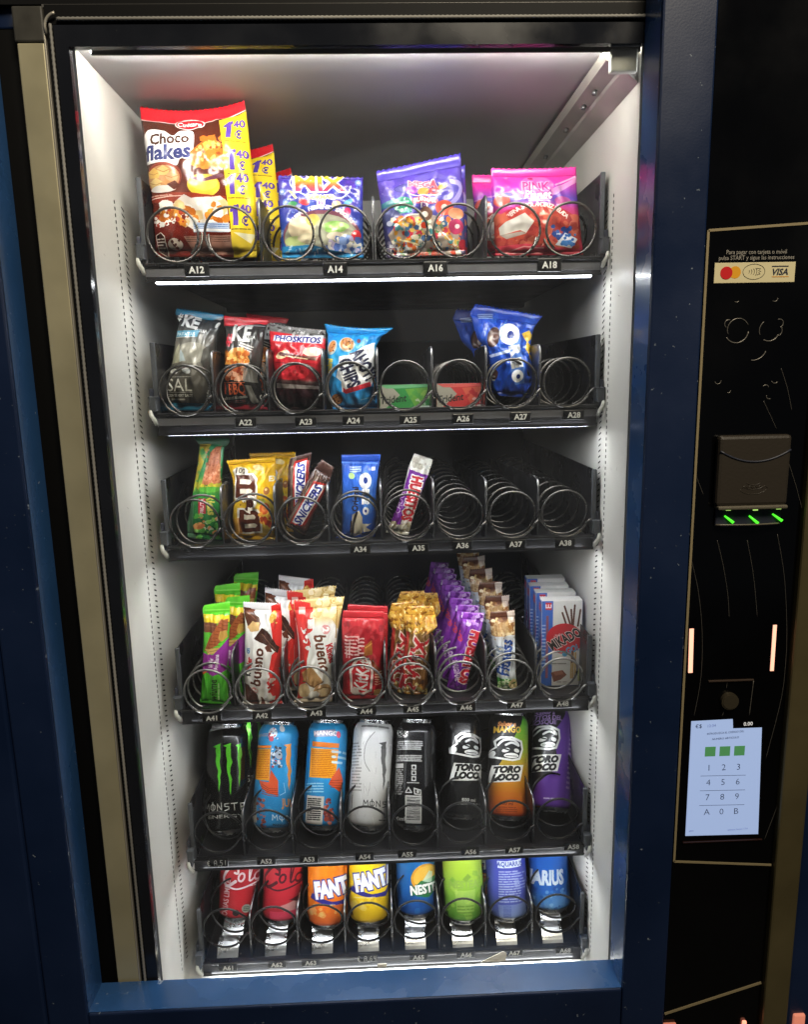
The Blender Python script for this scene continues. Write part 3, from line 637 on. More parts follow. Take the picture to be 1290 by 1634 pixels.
def print_mat(name, im, rough=0.24, metal=0.0, bump=(95, 0.22), coat=0.0, spec=0.55):
    m = bpy.data.materials.new(name); m.use_nodes = True; nt = m.node_tree; b = nt.nodes['Principled BSDF']
    t = nt.nodes.new('ShaderNodeTexImage'); t.image = im; t.extension = 'EXTEND'
    nt.links.new(t.outputs[0], b.inputs['Base Color'])
    b.inputs['Roughness'].default_value = rough; b.inputs['Metallic'].default_value = metal; b.inputs['Coat Weight'].default_value = coat
    b.inputs['Specular IOR Level'].default_value = spec
    if bump:
        tc = nt.nodes.new('ShaderNodeTexCoord'); n = nt.nodes.new('ShaderNodeTexNoise'); n.inputs['Scale'].default_value = bump[0]; n.inputs['Detail'].default_value = 3
        nt.links.new(tc.outputs['Object'], n.inputs['Vector']); bp = nt.nodes.new('ShaderNodeBump'); bp.inputs['Strength'].default_value = bump[1]; bp.inputs['Distance'].default_value = 0.002
        nt.links.new(n.outputs[0], bp.inputs['Height']); nt.links.new(bp.outputs[0], b.inputs['Normal'])
    return m

def poly_at(P, t):
    P = np.array(P, float); d = np.r_[0, np.cumsum(np.hypot(*np.diff(P, axis=0).T))]; d /= d[-1]
    t = np.atleast_1d(t); return np.stack([np.interp(t, d, P[:, 0]), np.interp(t, d, P[:, 1])], 1)
def quad_fwd(L, R):
    vs = np.linspace(-0.15, 1.15, 131)
    def ext(P, v):
        p = poly_at(P, np.clip(v, 0, 1)); n = len(P)
        e0 = poly_at(P, [0, .04]); e1 = poly_at(P, [.96, 1]); v = np.atleast_1d(v)
        p = p + np.minimum(v, 0)[:, None] * (e0[1] - e0[0]) / .04 + np.maximum(v - 1, 0)[:, None] * (e1[1] - e1[0]) / .04
        return p
    A, B = ext(L, vs), ext(R, vs)
    def fwd(p):
        D = B - A
        f = D[None, :, 0] * (p[:, None, 1] - A[None, :, 1]) - D[None, :, 1] * (p[:, None, 0] - A[None, :, 0])
        sgn = np.sign(f); ch = np.argmax(sgn[:, :-1] * sgn[:, 1:] <= 0, axis=1)
        none = ~np.any(sgn[:, :-1] * sgn[:, 1:] <= 0, axis=1)
        ch = np.where(none, np.argmin(np.abs(f), axis=1).clip(0, len(vs) - 2), ch)
        i = np.arange(len(p)); f0, f1 = f[i, ch], f[i, ch + 1]; g = np.where(np.abs(f1 - f0) > 1e-9, np.clip(-f0 / (f1 - f0 + 1e-12), 0, 1), 0)
        v = vs[ch] + g * (vs[1] - vs[0]); a = A[ch] + (A[ch + 1] - A[ch]) * g[:, None]; b = B[ch] + (B[ch + 1] - B[ch]) * g[:, None]
        d = b - a; u = ((p - a) * d).sum(1) / ((d * d).sum(1) + 1e-9)
        return np.stack([u, v], 1)
    return fwd
def board_for(crop, L, R, bg, res=3.4):
    x0, y0, s = crop; Lp, Rp = np.array(L, float), np.array(R, float)
    wz = np.mean(np.hypot(*(poly_at(R, np.linspace(0, 1, 9)) - poly_at(L, np.linspace(0, 1, 9))).T))
    hz = np.hypot(*(poly_at(L, [0, 1])[1] - poly_at(L, [0, 1])[0]))
    W, H = int(wz * s * res), int(hz * s * res)
    return Board(max(W, 24), max(H, 24), quad_fwd(L, R), s * res, bg)

# ------------------------------------------------------------------ film bags and wrapped bars
def make_bag(name, crop, L, R, draw, floor_z, bg='#808080', lean=0.16, thick=0.03, seal=(0.05, 0.07), wr=1.0, sag=0.0, seed=1, y0=None, rough=0.22, metal=0.0, nu=34, nv=46, zig=True, twist=0.0, base=None):
    cx, cy, s = crop
    b = board_for(crop, L, R, bg); draw(b); im = b.image(name + '_print'); m = print_mat(name + '_film', im, rough, metal)
    Lw, Rw = [(cx + x * s, cy + y * s) for x, y in L], [(cx + x * s, cy + y * s) for x, y in R]
    if y0 is None:
        mx, my = (np.array(Lw[0]) + Rw[0]) / 2; y0 = float(np.clip(atz(mx, my, floor_z)[1], 0.012 + thick * 0.3, 0.06))
    g = random.Random(seed); off = Vector((seed * 7.3, seed * 3.1, 0))
    vs = np.unique(np.r_[np.linspace(0, 1, nv), seal[0], 1 - seal[1]]); us = np.linspace(0, 1, nu)
    pl, pr = poly_at(Lw, vs), poly_at(Rw, vs)
    hgt = abs(Lw[-1][1] - Lw[0][1]) / FPX
    folds = [(g.uniform(0, 1), g.uniform(0.15, 0.9), g.uniform(-1, 1), g.uniform(0.02, 0.05)) for _ in range(9)]
    F, B = np.zeros((len(vs), nu, 3)), np.zeros((len(vs), nu, 3))
    for j, v in enumerate(vs):
        Y = y0 + lean * hgt * v
        for i, u in enumerate(us):
            p = pl[j] + (pr[j] - pl[j]) * u; sg = sag * (1 - (2 * u - 1) ** 2) * max(0, v - 0.7) / 0.3
            P = at(p[0], p[1] + sg, Y + twist * (u - .5) * 0.03); a = 2 * u - 1
            bv = np.clip((v - seal[0]) / max(1 - seal[0] - seal[1], 1e-3), 0, 1)
            prof = max(0, 1 - abs(a) ** 2.6) ** 0.55 * (math.sin(math.pi * bv) ** 0.55 if 0 < bv < 1 else 0)
            wv = 0.0
            if 0 < bv < 1:
                fade = min(1, (1 - abs(a)) * 5)
                top = math.exp(-(1 - bv) * 5) + math.exp(-bv * 6)
                wv += 0.0013 * top * math.sin(a * 9 + seed + 2.2 * noise.noise(Vector((a * 2, v * 3, seed)))) * fade
                wv += 0.0021 * fade * noise.noise(Vector((a * 2.2 + v * 1.4, v * 4.5 - a, 1.7)) + off)
                wv += 0.0011 * fade * (1 - abs(noise.noise(Vector((a * 4 - v * 3, v * 7 + a * 2, 4.1)) + off)) * 3)
                for fu, fv, sl, wd in folds:
                    d = (a * .5 + .5 - fu) * 0.9 + (v - fv) * sl
                    ln = math.exp(-((a * .5 + .5 - fu) ** 2 + (v - fv) ** 2) / 0.05)
                    wv += 0.0016 * ln * math.exp(-(d / wd) ** 2) * fade
            else:                              # crimped seal
                wv = 0.00022 * math.sin(v * 620) + 0.0018 * math.sin(a * 2.4 + seed * 1.7) * noise.noise(Vector((a * 1.5, v * 2, seed * 2.3)))
            wv *= wr * (1.45 if 0 < bv < 1 else 1)
            dn = np.array([0, -1.0, 0.0])
            if bv in (0, 1): F[j, i] = P + dn * wv - [0, 0.00015, 0]; B[j, i] = P + dn * wv + [0, 0.00015, 0]
            else:
                F[j, i] = P + dn * (thick * 0.42 * prof + wv + 0.00015); B[j, i] = P - dn * (thick * 0.58 * prof + wv * .4 + 0.00015)
    if zig:
        for i in range(nu):
            dz = 0.0009 * (1 if i % 2 else -1); F[-1, i, 2] += dz; B[-1, i, 2] += dz
            F[0, i, 2] = max(F[0, i, 2], floor_z + 0.0004); B[0, i, 2] = max(B[0, i, 2], floor_z + 0.0004)
    base_loc = np.array([F[0, :, 0].mean(), y0, min(F[..., 2].min(), B[..., 2].min())])
    js = {'bottom_seal': (vs <= seal[0] + 1e-9), 'body': (vs >= seal[0] - 1e-9) & (vs <= 1 - seal[1] + 1e-9), 'top_seal': vs >= 1 - seal[1] - 1e-9}
    out = {}
    for pn, msk in js.items():
        J = np.where(msk)[0]
        if len(J) < 2: continue
        n = len(J) * nu; verts = np.concatenate([F[J].reshape(-1, 3), B[J].reshape(-1, 3)]) - base_loc
        fs = []
        for r in range(len(J) - 1):
            for i in range(nu - 1):
                q = [r * nu + i, r * nu + i + 1, (r + 1) * nu + i + 1, (r + 1) * nu + i]; fs.append(q); fs.append([n + k for k in q[::-1]])
            for i in (0, nu - 1):
                q = [r * nu + i, (r + 1) * nu + i, n + (r + 1) * nu + i, n + r * nu + i]; fs.append(q if i == 0 else q[::-1])
        for r in (0, len(J) - 1):
            for i in range(nu - 1):
                q = [r * nu + i, r * nu + i + 1, n + r * nu + i + 1, n + r * nu + i]; fs.append(q[::-1] if r == 0 else q)
        me = bpy.data.meshes.new(name + '_' + pn); me.from_pydata(verts.tolist(), [], fs); me.materials.append(m)
        uvs = np.array([[us[i], vs[j]] for j in J for i in range(nu)] * 2); ul = me.uv_layers.new(name='print')
        li = np.zeros(len(me.loops), np.int32); me.loops.foreach_get('vertex_index', li); ul.data.foreach_set('uv', uvs[li].ravel())
        me.polygons.foreach_set('use_smooth', [True] * len(fs)); me.update(); out[pn] = me
    o = place(name, out['body'], base_loc)
    for pn in ('bottom_seal', 'top_seal'):
        if pn in out: place(pn, out[pn], base_loc, o)
    return o
def behind(o, n, step, labels, cat, group, jit=0.0015, seed=3, tilt=0.03):
    g = random.Random(seed); base = WL[o.name]; r0 = Vector(o.rotation_euler)
    for k in range(1, n + 1):
        c = copy_tree(o, base + np.array(step) * k + [g.uniform(-jit, jit), 0, g.uniform(0, jit)], (r0.x + g.uniform(-tilt, tilt) * .3, r0.y + g.uniform(-tilt, tilt), r0.z + g.uniform(-tilt, tilt)))
        tag(c, labels[k - 1] if isinstance(labels, list) else labels % ORD[k], cat, group)
ORD = ['front', 'second', 'third', 'fourth', 'fifth', 'sixth', 'seventh', 'eighth', 'ninth', 'tenth']
FZ = [Z(z) for z in FLOORS]
# ------------------------------------------------------------------ products: top shelf
def d_choco(c):
    c.vgrad([(0, '#4a120c'), (0.25, '#7c2a1a'), (0.45, '#5a2214'), (1, '#4a2418')])
    c.poly([(90, 60), (1000, 20), (960, 130), (760, 180), (640, 215), (400, 222), (100, 205)], '#d0202c')
    c.line([(110, 207), (400, 224), (640, 217), (960, 128)], 8, '#f2d8d4')
    c.ell(525, 230, 118, 64, '#f3dcd8'); c.ell(525, 231, 108, 55, '#c81e2a'); c.text('Cuétara', 525, 236, 46, '#ffffff', bold=.02, w=190)
    c.ell(330, 690, 158, 118, '#8c3422'); c.ell(330, 700, 140, 105, '#c08a5c')
    for x, y, r, col in ((250, 660, 60, '#e0b25c'), (330, 640, 55, '#e8c27a'), (400, 690, 58, '#d9a878'), (270, 740, 62, '#e2c07c'), (360, 750, 55, '#c48a52')):
        c.poly([(x - r, y - r * .3), (x, y - r * .8), (x + r, y - r * .2), (x + r * .7, y + r * .6), (x - r * .6, y + r * .5)], col); c.line([(x - r, y - r * .3), (x, y + r * .1), (x + r, y - r * .2)], 5, '#a8703c')
    c.ell(330, 780, 110, 28, '#ece4dc'); c.poly([(360, 745), (430, 720), (480, 770), (420, 790)], '#5a2416')
    c.cloud([(150, 400), (170, 320), (230, 285), (330, 305), (400, 350), (460, 310), (540, 300), (572, 360), (560, 530), (480, 545), (440, 600), (350, 572), (180, 575), (155, 500)], '#f6f1ee')
    c.text('Choco', 372, 372, 96, '#4c2c1e', rot=2, w=318, bold=.03, out=('#ffffff', .05)); c.text('flakes', 362, 488, 116, '#31386f', rot=1, w=385, bold=.035, out=('#ffffff', .05))
    # cereal pieces on the right of the front
    c.blobs((580, 380, 790, 620), ['#e08a34', '#d87828', '#eaa04a', '#c86a24'], 26, 36, 62, 5); c.blobs((590, 400, 780, 600), ['#f0b464', '#8e4218'], 22, 8, 20, 6)
    c.ell(655, 760, 122, 88, '#e9be3e'); c.ell(655, 740, 105, 60, '#f2cf58'); c.line([(530, 690), (600, 712), (700, 710), (790, 680)], 26, '#6a3a4a', smooth=True)
    c.poly([(210, 830), (420, 810), (560, 820), (820, 840), (830, 900), (210, 880)], '#92321f')
    c.line([(220, 852), (400, 838), (520, 842)], 8, '#e6c4b4'); c.fine(220, 818, 400, 842, 1, '#d8a898', 3)
    c.poly([(430, 880), (500, 830), (560, 860), (640, 850), (780, 840), (830, 880), (830, 1100), (560, 1090), (330, 960)], '#e8dcd2')
    c.blobs((290, 900, 830, 1060), ['#d8862c', '#e8a040', '#b8641c', '#f4efe8', '#f4efe8', '#e6c890'], 60, 18, 52, 9); c.blobs((240, 940, 520, 1080), ['#f4efe8', '#a83c28', '#7a2418'], 40, 6, 22, 10)
    c.rect(560, 1040, 840, 1110, '#b9c6de'); c.fine(570, 1045, 830, 1105, 4, '#5a78b0', 4); c.rect(560, 1085, 850, 1105, '#f0f0f0')
    c.poly([(205, 1080), (470, 1060), (600, 1130), (500, 1300), (200, 1300)], '#6e1e14')
    c.poly([(480, 1140), (850, 1130), (870, 1270), (560, 1280)], '#b98e7c', .8); c.fine(500, 1140, 840, 1185, 3, '#6a4a40', 5)
    c.poly([(255, 1130), (300, 1110), (330, 1140), (345, 1290), (290, 1270)], '#3c1a14'); c.line([(255, 1130), (300, 1112), (330, 1142), (345, 1300), (270, 1250), (255, 1130)], 6, '#e8dcd4'); c.fine(268, 1150, 325, 1260, 5, '#e8dcd4', 8)
    c.ell(410, 1200, 58, 42, '#d4c4b8'); c.blobs((370, 1170, 450, 1230), ['#4a1c12'], 8, 7, 14, 3)
    c.poly([(755, 205), (985, 130), (1060, 900), (1060, 1090), (850, 1090), (822, 800), (800, 500)], '#f5d32c'); c.poly([(850, 1075), (1060, 1075), (1060, 1300), (860, 1300)], '#efd040')
    c.poly([(870, 1110), (1000, 1190), (1040, 1120)], '#f8f0c8')
    for k, (x, y) in enumerate(((826, 300), (858, 555), (860, 745), (880, 980))):
        c.poly([(x - 32, y - 42), (x + 2, y - 78), (x + 24, y - 78), (x + 30, y + 76), (x - 8, y + 78), (x - 12, y - 28), (x - 30, y - 18)], '#5b3f9e'); c.text("'40", x + 76, y - 52, 62, '#5b3f9e', rot=5, bold=.035, w=104); c.text('€', x + 80, y + 40, 66, '#4c3a8c', bold=.035, w=50)
        c.fine(x - 22, y + 98, x + 130, y + 116, 1, '#6a5a1c', k, 3)
c_A = (200, 150, .2016)
o = make_bag('cereal_bag', c_A, [(240, 1292), (225, 1100), (212, 900), (185, 700), (160, 450), (130, 250), (115, 100)], [(1042, 1296), (1045, 1000), (1030, 800), (1000, 550), (975, 300), (955, 130), (940, 52)],
             d_choco, FZ[0], thick=.055, lean=.10, seal=(.04, .085), sag=11, seed=2, nu=44, nv=60, wr=1.25)
tag(o, 'big brown cereal bag with yellow price strip at the front of coil A12', 'snack bag', 'brown cereal bags')
for k, (dx, dz, yy, lab) in enumerate(((.020, .001, .080, 'second brown cereal bag, its edge showing right of the front cereal bag'), (.043, .001, .165, 'hindmost brown cereal bag, only red top and yellow strip showing beside the candy bag'))):
    c = copy_tree(o, WL[o.name] + np.array([dx, yy, dz]), (0, 0.02 - .05 * k, -.12)); c.scale.z = .84 - .06 * k; tag(c, lab, 'snack bag', 'brown cereal bags')

def d_mix(c):
    c.vgrad([(0, '#2f86c0'), (.12, '#2a62b4'), (.5, '#38439e'), (.8, '#3a3596'), (1, '#402f90')])
    c.blobs((300, 290, 1160, 900), ['#5b86d8', '#4656b8', '#6a3aa0'], 26, 20, 70, 3, .35); c.blobs((300, 280, 1160, 900), ['#b8d4f4', '#8ab4ea'], 60, 3, 8, 4, .8)
    for x, y in ((330, 440), (370, 545), (1110, 340), (320, 860)): c.ell(x, y, 34, 34, '#8fc0f2', a=.5); c.ell(x, y, 16, 16, '#d8ecff', a=.7)
    c.line([(430, 270), (410, 340), (440, 400), (540, 470), (640, 510), (900, 520), (1000, 460), (1035, 380)], 14, '#dfe9f5', .8, True)
    c.text('MIX', 722, 352, 168, ['#f4d830', '#f0b83c', '#e0503c', '#b8347c'], w=540, bold=.035, shear=-.08, out=('#f4f0fa', .06))
    c.poly([(395, 430), (440, 440), (490, 510), (470, 525)], '#e8d894'); c.ell(560, 560, 55, 30, '#d83844', 20); c.ell(890, 580, 48, 34, '#e8b890', -20); c.ell(440, 570, 50, 26, '#3c8a54'); c.ell(1010, 550, 50, 25, '#5a9ce0', -30); c.ell(1000, 650, 34, 44, '#c83a6a', 20)
    c.text('BURMAR', 735, 506, 40, '#f0a070', w=270, bold=.05, out=('#f8efe8', .1)); c.rect(690, 535, 775, 590, '#f0ece8'); c.text('B', 732, 563, 40, '#7a4a9a', sx=1.6, bold=.05)
    c.ell(740, 900, 400, 260, '#7c4a5a'); c.arc('TIERNA FERMENTO SABORES', 740, 1010, 402, 142, 38, 40, '#f2e4e0', .04)
    c.ell(740, 930, 385, 250, '#a8a894'); c.ell(540, 820, 145, 118, '#ecd9b6'); c.ell(470, 950, 112, 52, '#c8d893'); c.ell(600, 920, 110, 50, '#dccfae'); c.ell(650, 740, 70, 60, '#e4c86a')
    c.ell(870, 812, 122, 62, '#9ccf6e'); c.ell(920, 800, 100, 40, '#b4de86'); c.ell(880, 900, 90, 40, '#e6d8c4'); c.ell(720, 860, 60, 120, '#b8b8a4', 0, .6)
    c.ell(1090, 888, 50, 54, '#d8323c'); c.ell(1078, 872, 16, 14, '#f6b8b4'); c.blobs((790, 890, 1150, 1090), ['#f0ece6', '#d8d4e4', '#5a76c0', '#8aa4dc', '#c0b4d8', '#e8e4da'], 60, 14, 46, 8)
    c.poly([(300, 1000), (640, 985), (800, 1030), (1180, 1090), (1180, 1130), (300, 1130)], '#2e8cc8'); c.blobs((360, 1000, 1160, 1120), ['#7cc4e8', '#d4ecf4', '#2a6cb0'], 40, 8, 30, 9, .7, .4)
o = make_bag('candy_bag', (400, 240, .155), [(325, 1115), (310, 800), (290, 500), (280, 262)], [(1165, 1110), (1160, 800), (1155, 500), (1160, 282)], d_mix, FZ[0], lean=.12, thick=.032, seal=(.05, .03), seed=5)
tag(o, 'blue square bag of mixed marshmallow candy in coil A14', 'candy bag')

def d_purple(c):
    c.vgrad([(0, '#57506e'), (.3, '#4a4a86'), (.55, '#4d46a4'), (.8, '#5946a8'), (1, '#4b3cae')])
    c.blobs((100, 400, 1040, 800), ['#6a5cc8', '#8a78d4', '#3f3f90'], 40, 20, 60, 2, .35); c.blobs((120, 420, 1030, 700), ['#c8c0f0'], 50, 2, 6, 3, .8)
    c.line([(880, 430), (960, 440), (985, 500), (940, 600), (860, 690)], 46, '#b4a8e0', .8, True)
    c.ell(560, 510, 300, 62, '#3b3a7e'); c.ell(560, 510, 292, 54, '#56509c')
    c.text('MEGA', 570, 465, 66, '#d46a80', w=310, bold=.06, out=('#f0dce4', .05)); c.ell(450, 530, 62, 44, '#9a4ab0'); c.ell(575, 550, 60, 46, '#ec9048'); c.ell(690, 545, 62, 44, '#d44a52'); c.ell(690, 545, 22, 18, '#5a2a5a'); c.ell(780, 490, 54, 28, '#f0a04c', -25)
    c.line([(400, 560), (520, 600), (640, 590), (760, 580)], 8, '#ffffff')
    c.ell(585, 650, 150, 40, '#c4647a'); c.text('BURMAR', 590, 645, 44, '#f6e8e4', w=240, bold=.04, out=('#c85a6a', .1)); c.rect(545, 682, 620, 728, '#f0ecf0'); c.text('B', 582, 705, 34, '#7a4a9a', sx=1.7, bold=.05)
    c.ell(360, 690, 105, 90, '#2f8f74'); c.blobs((280, 620, 450, 770), ['#7cd0ae', '#1f6a58', '#c8ecdc'], 24, 8, 22, 5); c.poly([(130, 660), (280, 610), (280, 680), (130, 720)], '#3a8a86', .8)
    c.ell(240, 830, 110, 95, '#4a4f7c'); c.ell(220, 880, 36, 30, '#c0c4e0'); c.ell(800, 720, 100, 80, '#dc5a48'); c.ell(800, 710, 34, 28, '#f6e0d8'); c.ell(930, 770, 90, 60, '#d8906a')
    c.poly([(200, 1000), (310, 870), (420, 800), (560, 790), (700, 810), (860, 870), (960, 990), (1000, 1150), (860, 1210), (300, 1210)], '#b8a89c')
    c.blobs((230, 830, 980, 1190), ['#e8a23c', '#d8482c', '#5a9aa0', '#f0e8c8', '#e87838', '#7a9c6a', '#c83c50', '#f6f0e6', '#4a6c9a', '#e6c060'], 210, 12, 40, 7)
    c.line([(310, 870), (420, 800), (560, 785)], 10, '#f4f0ec'); c.line([(330, 1050), (540, 1105)], 14, '#f6eec4'); c.line([(730, 930), (870, 1060)], 10, '#f4eee4')
    c.ell(600, 790, 70, 72, '#7a5a4c'); c.ell(590, 795, 34, 30, '#f0e6dc'); c.ell(930, 910, 84, 82, '#b83a64'); c.ell(945, 905, 26, 24, '#f0d8dc'); c.ell(1010, 1100, 50, 60, '#b82c3c')
    c.blobs((190, 1080, 420, 1240), ['#d8d8e8', '#5a5470', '#f4f4f8', '#8a86a8'], 40, 8, 26, 9); c.text('SUPER MIX', 620, 1195, 44, '#e86a5a', rot=4, sx=1.2, bold=.03)
    c.poly([(480, 385), (560, 350), (700, 310), (720, 340), (860, 380), (840, 410), (640, 400), (560, 430), (490, 420)], '#6a60b0', .7)
o = make_bag('candy_bag', (590, 230, .1473), [(190, 1240), (150, 950), (120, 650), (85, 420), (70, 300)], [(1040, 1200), (1035, 900), (1020, 600), (1000, 350), (985, 100)], d_purple, FZ[0], lean=.12, thick=.042, seal=(.05, .13), seed=11, wr=1.5)
tag(o, 'purple bag of wrapped sweets with a tall crinkled top in coil A16', 'candy bag', 'purple sweets bags')
c = copy_tree(o, WL[o.name] + np.array([.009, .055, .0]), (0, .02, -.05)); tag(c, 'purple sweets bag hidden behind the front purple bag, only its right edge showing', 'candy bag', 'purple sweets bags')

def d_pink(c):
    c.vgrad([(0, '#d83a5a'), (.35, '#d63c52'), (.52, '#c23a8e'), (.62, '#5b46b4'), (.74, '#b03cb8'), (.86, '#e236a0'), (1, '#ec3fa4')])
    c.poly([(195, 330), (330, 300), (520, 330), (700, 250), (800, 190), (800, 230), (640, 330), (430, 350), (250, 345)], '#e8b4dc', .7); c.line([(640, 260), (790, 190)], 12, '#f6d8ea', .7)
    c.ell(505, 270, 120, 85, '#ee6cb4', 0, .7); c.ell(515, 320, 110, 60, '#e88cc4', 0, .6)
    c.text('PINK', 505, 268, 66, '#c42c86', w=192, bold=.02, out=('#f2a0cc', .06)); c.text('Planet', 515, 328, 56, '#f8ecf4', w=190, bold=.03, shear=.12, out=('#a03c9c', .09))
    c.ell(468, 208, 20, 10, '#a02060'); c.fine(450, 355, 600, 380, 2, '#f4d4e8', 3)
    c.ell(510, 590, 330, 190, '#c23848'); c.ell(510, 600, 318, 180, '#b8433c'); c.arc('TIERNA SABOR AMOTRIZ HELADA', 510, 690, 290, 138, 44, 30, '#fbe8e4', .03)
    c.blobs((220, 480, 820, 700), ['#c8503e', '#a83838', '#d46a54', '#b84a40'], 90, 14, 44, 6); c.poly([(245, 560), (290, 520), (420, 462), (485, 520), (430, 602), (390, 580), (255, 612)], '#ddd8d2'); c.poly([(250, 610), (400, 590), (430, 605), (300, 640)], '#b0a49c')
    c.ell(265, 370, 55, 45, '#e0603c', 0, .8); c.ell(690, 370, 60, 28, '#c44c90', 0, .8); c.ell(300, 330, 40, 16, '#3f56c0', 0, .6)
    c.blobs((610, 550, 740, 650), ['#3f62b8', '#8a3c50', '#2f4a94', '#c8d4ec'], 26, 8, 24, 4); c.poly([(640, 680), (710, 595), (800, 640), (760, 700), (700, 690)], '#e8eef8'); c.blobs((680, 610, 780, 680), ['#4a8cd8', '#3a70c0'], 16, 10, 22, 5)
    c.poly([(220, 690), (440, 670), (600, 690), (850, 705), (850, 750), (220, 755)], '#e2485c'); c.line([(270, 740), (420, 690), (560, 700)], 8, '#f6b4b4', .8); c.line([(545, 690), (600, 610)], 5, '#f6c4c4', .7)
o = make_bag('candy_bag', (740, 240, .2248), [(228, 752), (215, 500), (200, 300), (195, 128)], [(850, 742), (825, 500), (806, 300), (800, 118)], d_pink, FZ[0], lean=.10, thick=.035, seal=(.04, .10), seed=17, sag=1.5)
tag(o, 'bright pink bag of red sweets with a clear window in coil A18', 'candy bag', 'pink sweets bags')
c = copy_tree(o, WL[o.name] + np.array([-.013, .075, .012]), (0, -.03, .05)); tag(c, 'pink sweets bag behind the front one, only its left corner showing', 'candy bag', 'pink sweets bags')

# ------------------------------------------------------------------ second shelf
c_E = (270, 480, .1395)
def d_sal(c):
    c.vgrad([(0, '#1f6f90'), (.075, '#1f6f90'), (.08, '#3c3a34'), (.35, '#66625a'), (.55, '#8a867c'), (.75, '#6a6862'), (.80, '#4a4a48'), (.9, '#34363a'), (1, '#30343a')])
    c.poly([(40, 40), (640, 100), (640, 180), (500, 225), (380, 215), (240, 160), (60, 165)], '#1f7ea6'); c.poly([(-20, 1205), (560, 1180), (560, 1300), (-20, 1300)], '#1f7094')
    c.text('#', 130, 185, 90, '#f2f2f0', rot=-18, w=55, bold=.03); c.text('KE', 265, 245, 125, '#f2f2f0', rot=-14, w=200, bold=.05); c.text('IKELIA', 395, 350, 34, '#e8e8e6', rot=-8, bold=.02); c.poly([(110, 350), (380, 345), (350, 420), (100, 420)], '#5fa0bc'); c.text('PATATAS', 225, 388, 36, '#cfe4ee', bold=.02)
    c.line([(100, 425), (330, 420)], 6, '#e4e4e0'); c.ell(560, 285, 40, 18, '#e8e8e4', -50)
    c.ell(300, 600, 180, 120, '#aaa698', 0, .7); c.poly([(140, 490), (190, 700), (60, 730), (90, 600)], '#c4c2a4', .8); c.poly([(180, 560), (240, 690), (160, 700)], '#b9ccd6', .7)
    c.ell(90, 808, 44, 30, '#efeeea'); c.ell(240, 800, 50, 32, '#efeeea', 20); c.line([(10, 872), (300, 868)], 5, '#d8d6cc')
    c.text('SAL', 150, 960, 145, '#e6e4da', w=290, bold=.0); c.line([(10, 1045), (300, 1045)], 4, '#d8d6cc'); c.text('CON SE VERY SALTY', 150, 1080, 30, '#ecebe4', w=295, bold=.03); c.rect(40, 1106, 205, 1144, '#6c685e'); c.fine(50, 1110, 198, 1142, 1, '#e0ded4')
    c.text('patatas', 470, 1040, 64, '#e4e4e0', rot=72, sx=.9, bold=.02, shear=.3)
    c.poly([(430, 560), (520, 480), (600, 300), (600, 900), (480, 900), (400, 700)], '#30302f', .55)
o = make_bag('crisps_bag', c_E, [(-60, 1255), (-30, 1150), (-20, 900), (40, 690), (75, 450), (110, 240), (70, 150), (82, 88)], [(505, 1262), (500, 1100), (500, 850), (520, 650), (560, 400), (605, 250), (640, 175), (630, 160)], d_sal, FZ[1], lean=.14, thick=.052, seal=(.06, .085), seed=23, wr=1.4)
tag(o, 'dark grey crisps bag with a teal top, leftmost on the second shelf', 'crisps bag')
def d_bbq(c):
    c.vgrad([(0, '#a8202e'), (.06, '#a8202e'), (.07, '#242222'), (.4, '#2e2c2a'), (.6, '#45413d'), (.8, '#3b3937'), (1, '#3a3836')])
    c.poly([(600, 150), (1150, 210), (1150, 275), (1000, 268), (820, 290), (600, 292)], '#dc2634'); c.line([(700, 185), (1100, 235)], 10, '#f06a6e', .7)
    c.text('#', 705, 440, 130, '#d02a3c', rot=-4, sx=.6, bold=.04); c.text('KE', 850, 375, 175, '#efeeea', rot=-4, w=215, bold=.04); c.text('IKELIA', 940, 425, 34, '#e8e8e6', rot=-4, bold=.02); c.fine(850, 475, 1000, 560, 3, '#d8d4cc', 4, -20)
    c.poly([(700, 600), (760, 545), (880, 540), (960, 700), (900, 740), (640, 730), (650, 660)], '#dc9440'); c.blobs((650, 580, 930, 730), ['#f0bc64', '#e08c38', '#c86a28', '#f2cf84'], 34, 16, 40, 4)
    c.blobs((640, 770, 900, 900), ['#a8442a', '#d8845a', '#e8b090', '#7c2e1e', '#c46238'], 44, 18, 44, 6); c.line([(720, 750), (960, 715)], 7, '#f2efe8')
    c.poly([(880, 760), (1030, 800), (1030, 940), (880, 920)], '#8c8a84', .8); c.poly([(880, 960), (960, 970), (1040, 1160), (980, 1180), (890, 1060)], '#9a9892', .8)
    c.rect(640, 930, 900, 938, '#c86a4a'); c.text('BBQ', 800, 1005, 120, '#e06840', rot=4, w=190, bold=.02); c.text('I', 660, 1005, 120, '#c4482e', bold=.02); c.text("can't touch it's smokin'", 770, 1105, 34, '#f0eee8', rot=6, w=285, bold=.02); c.fine(700, 1140, 880, 1180, 2, '#b05a50', 3, 5)
    c.poly([(600, 1170), (1120, 1190), (1140, 1290), (600, 1290)], '#a82434'); c.text('G', 1066, 1105, 50, '#e8e6e0', rot=60, bold=.04); c.ell(760, 475, 22, 60, '#c4364a', 0, .0)
o = make_bag('crisps_bag', c_E, [(600, 1245), (620, 1120), (625, 900), (640, 650), (650, 450), (630, 300), (625, 170)], [(1135, 1250), (1080, 1120), (1040, 900), (1070, 650), (1090, 420), (1110, 300), (1150, 215)], d_bbq, FZ[1], lean=.14, thick=.05, seal=(.055, .095), seed=29, wr=1.4)
tag(o, 'black barbecue crisps bag with a red top in coil A22', 'crisps bag', 'red topped crisps bags')
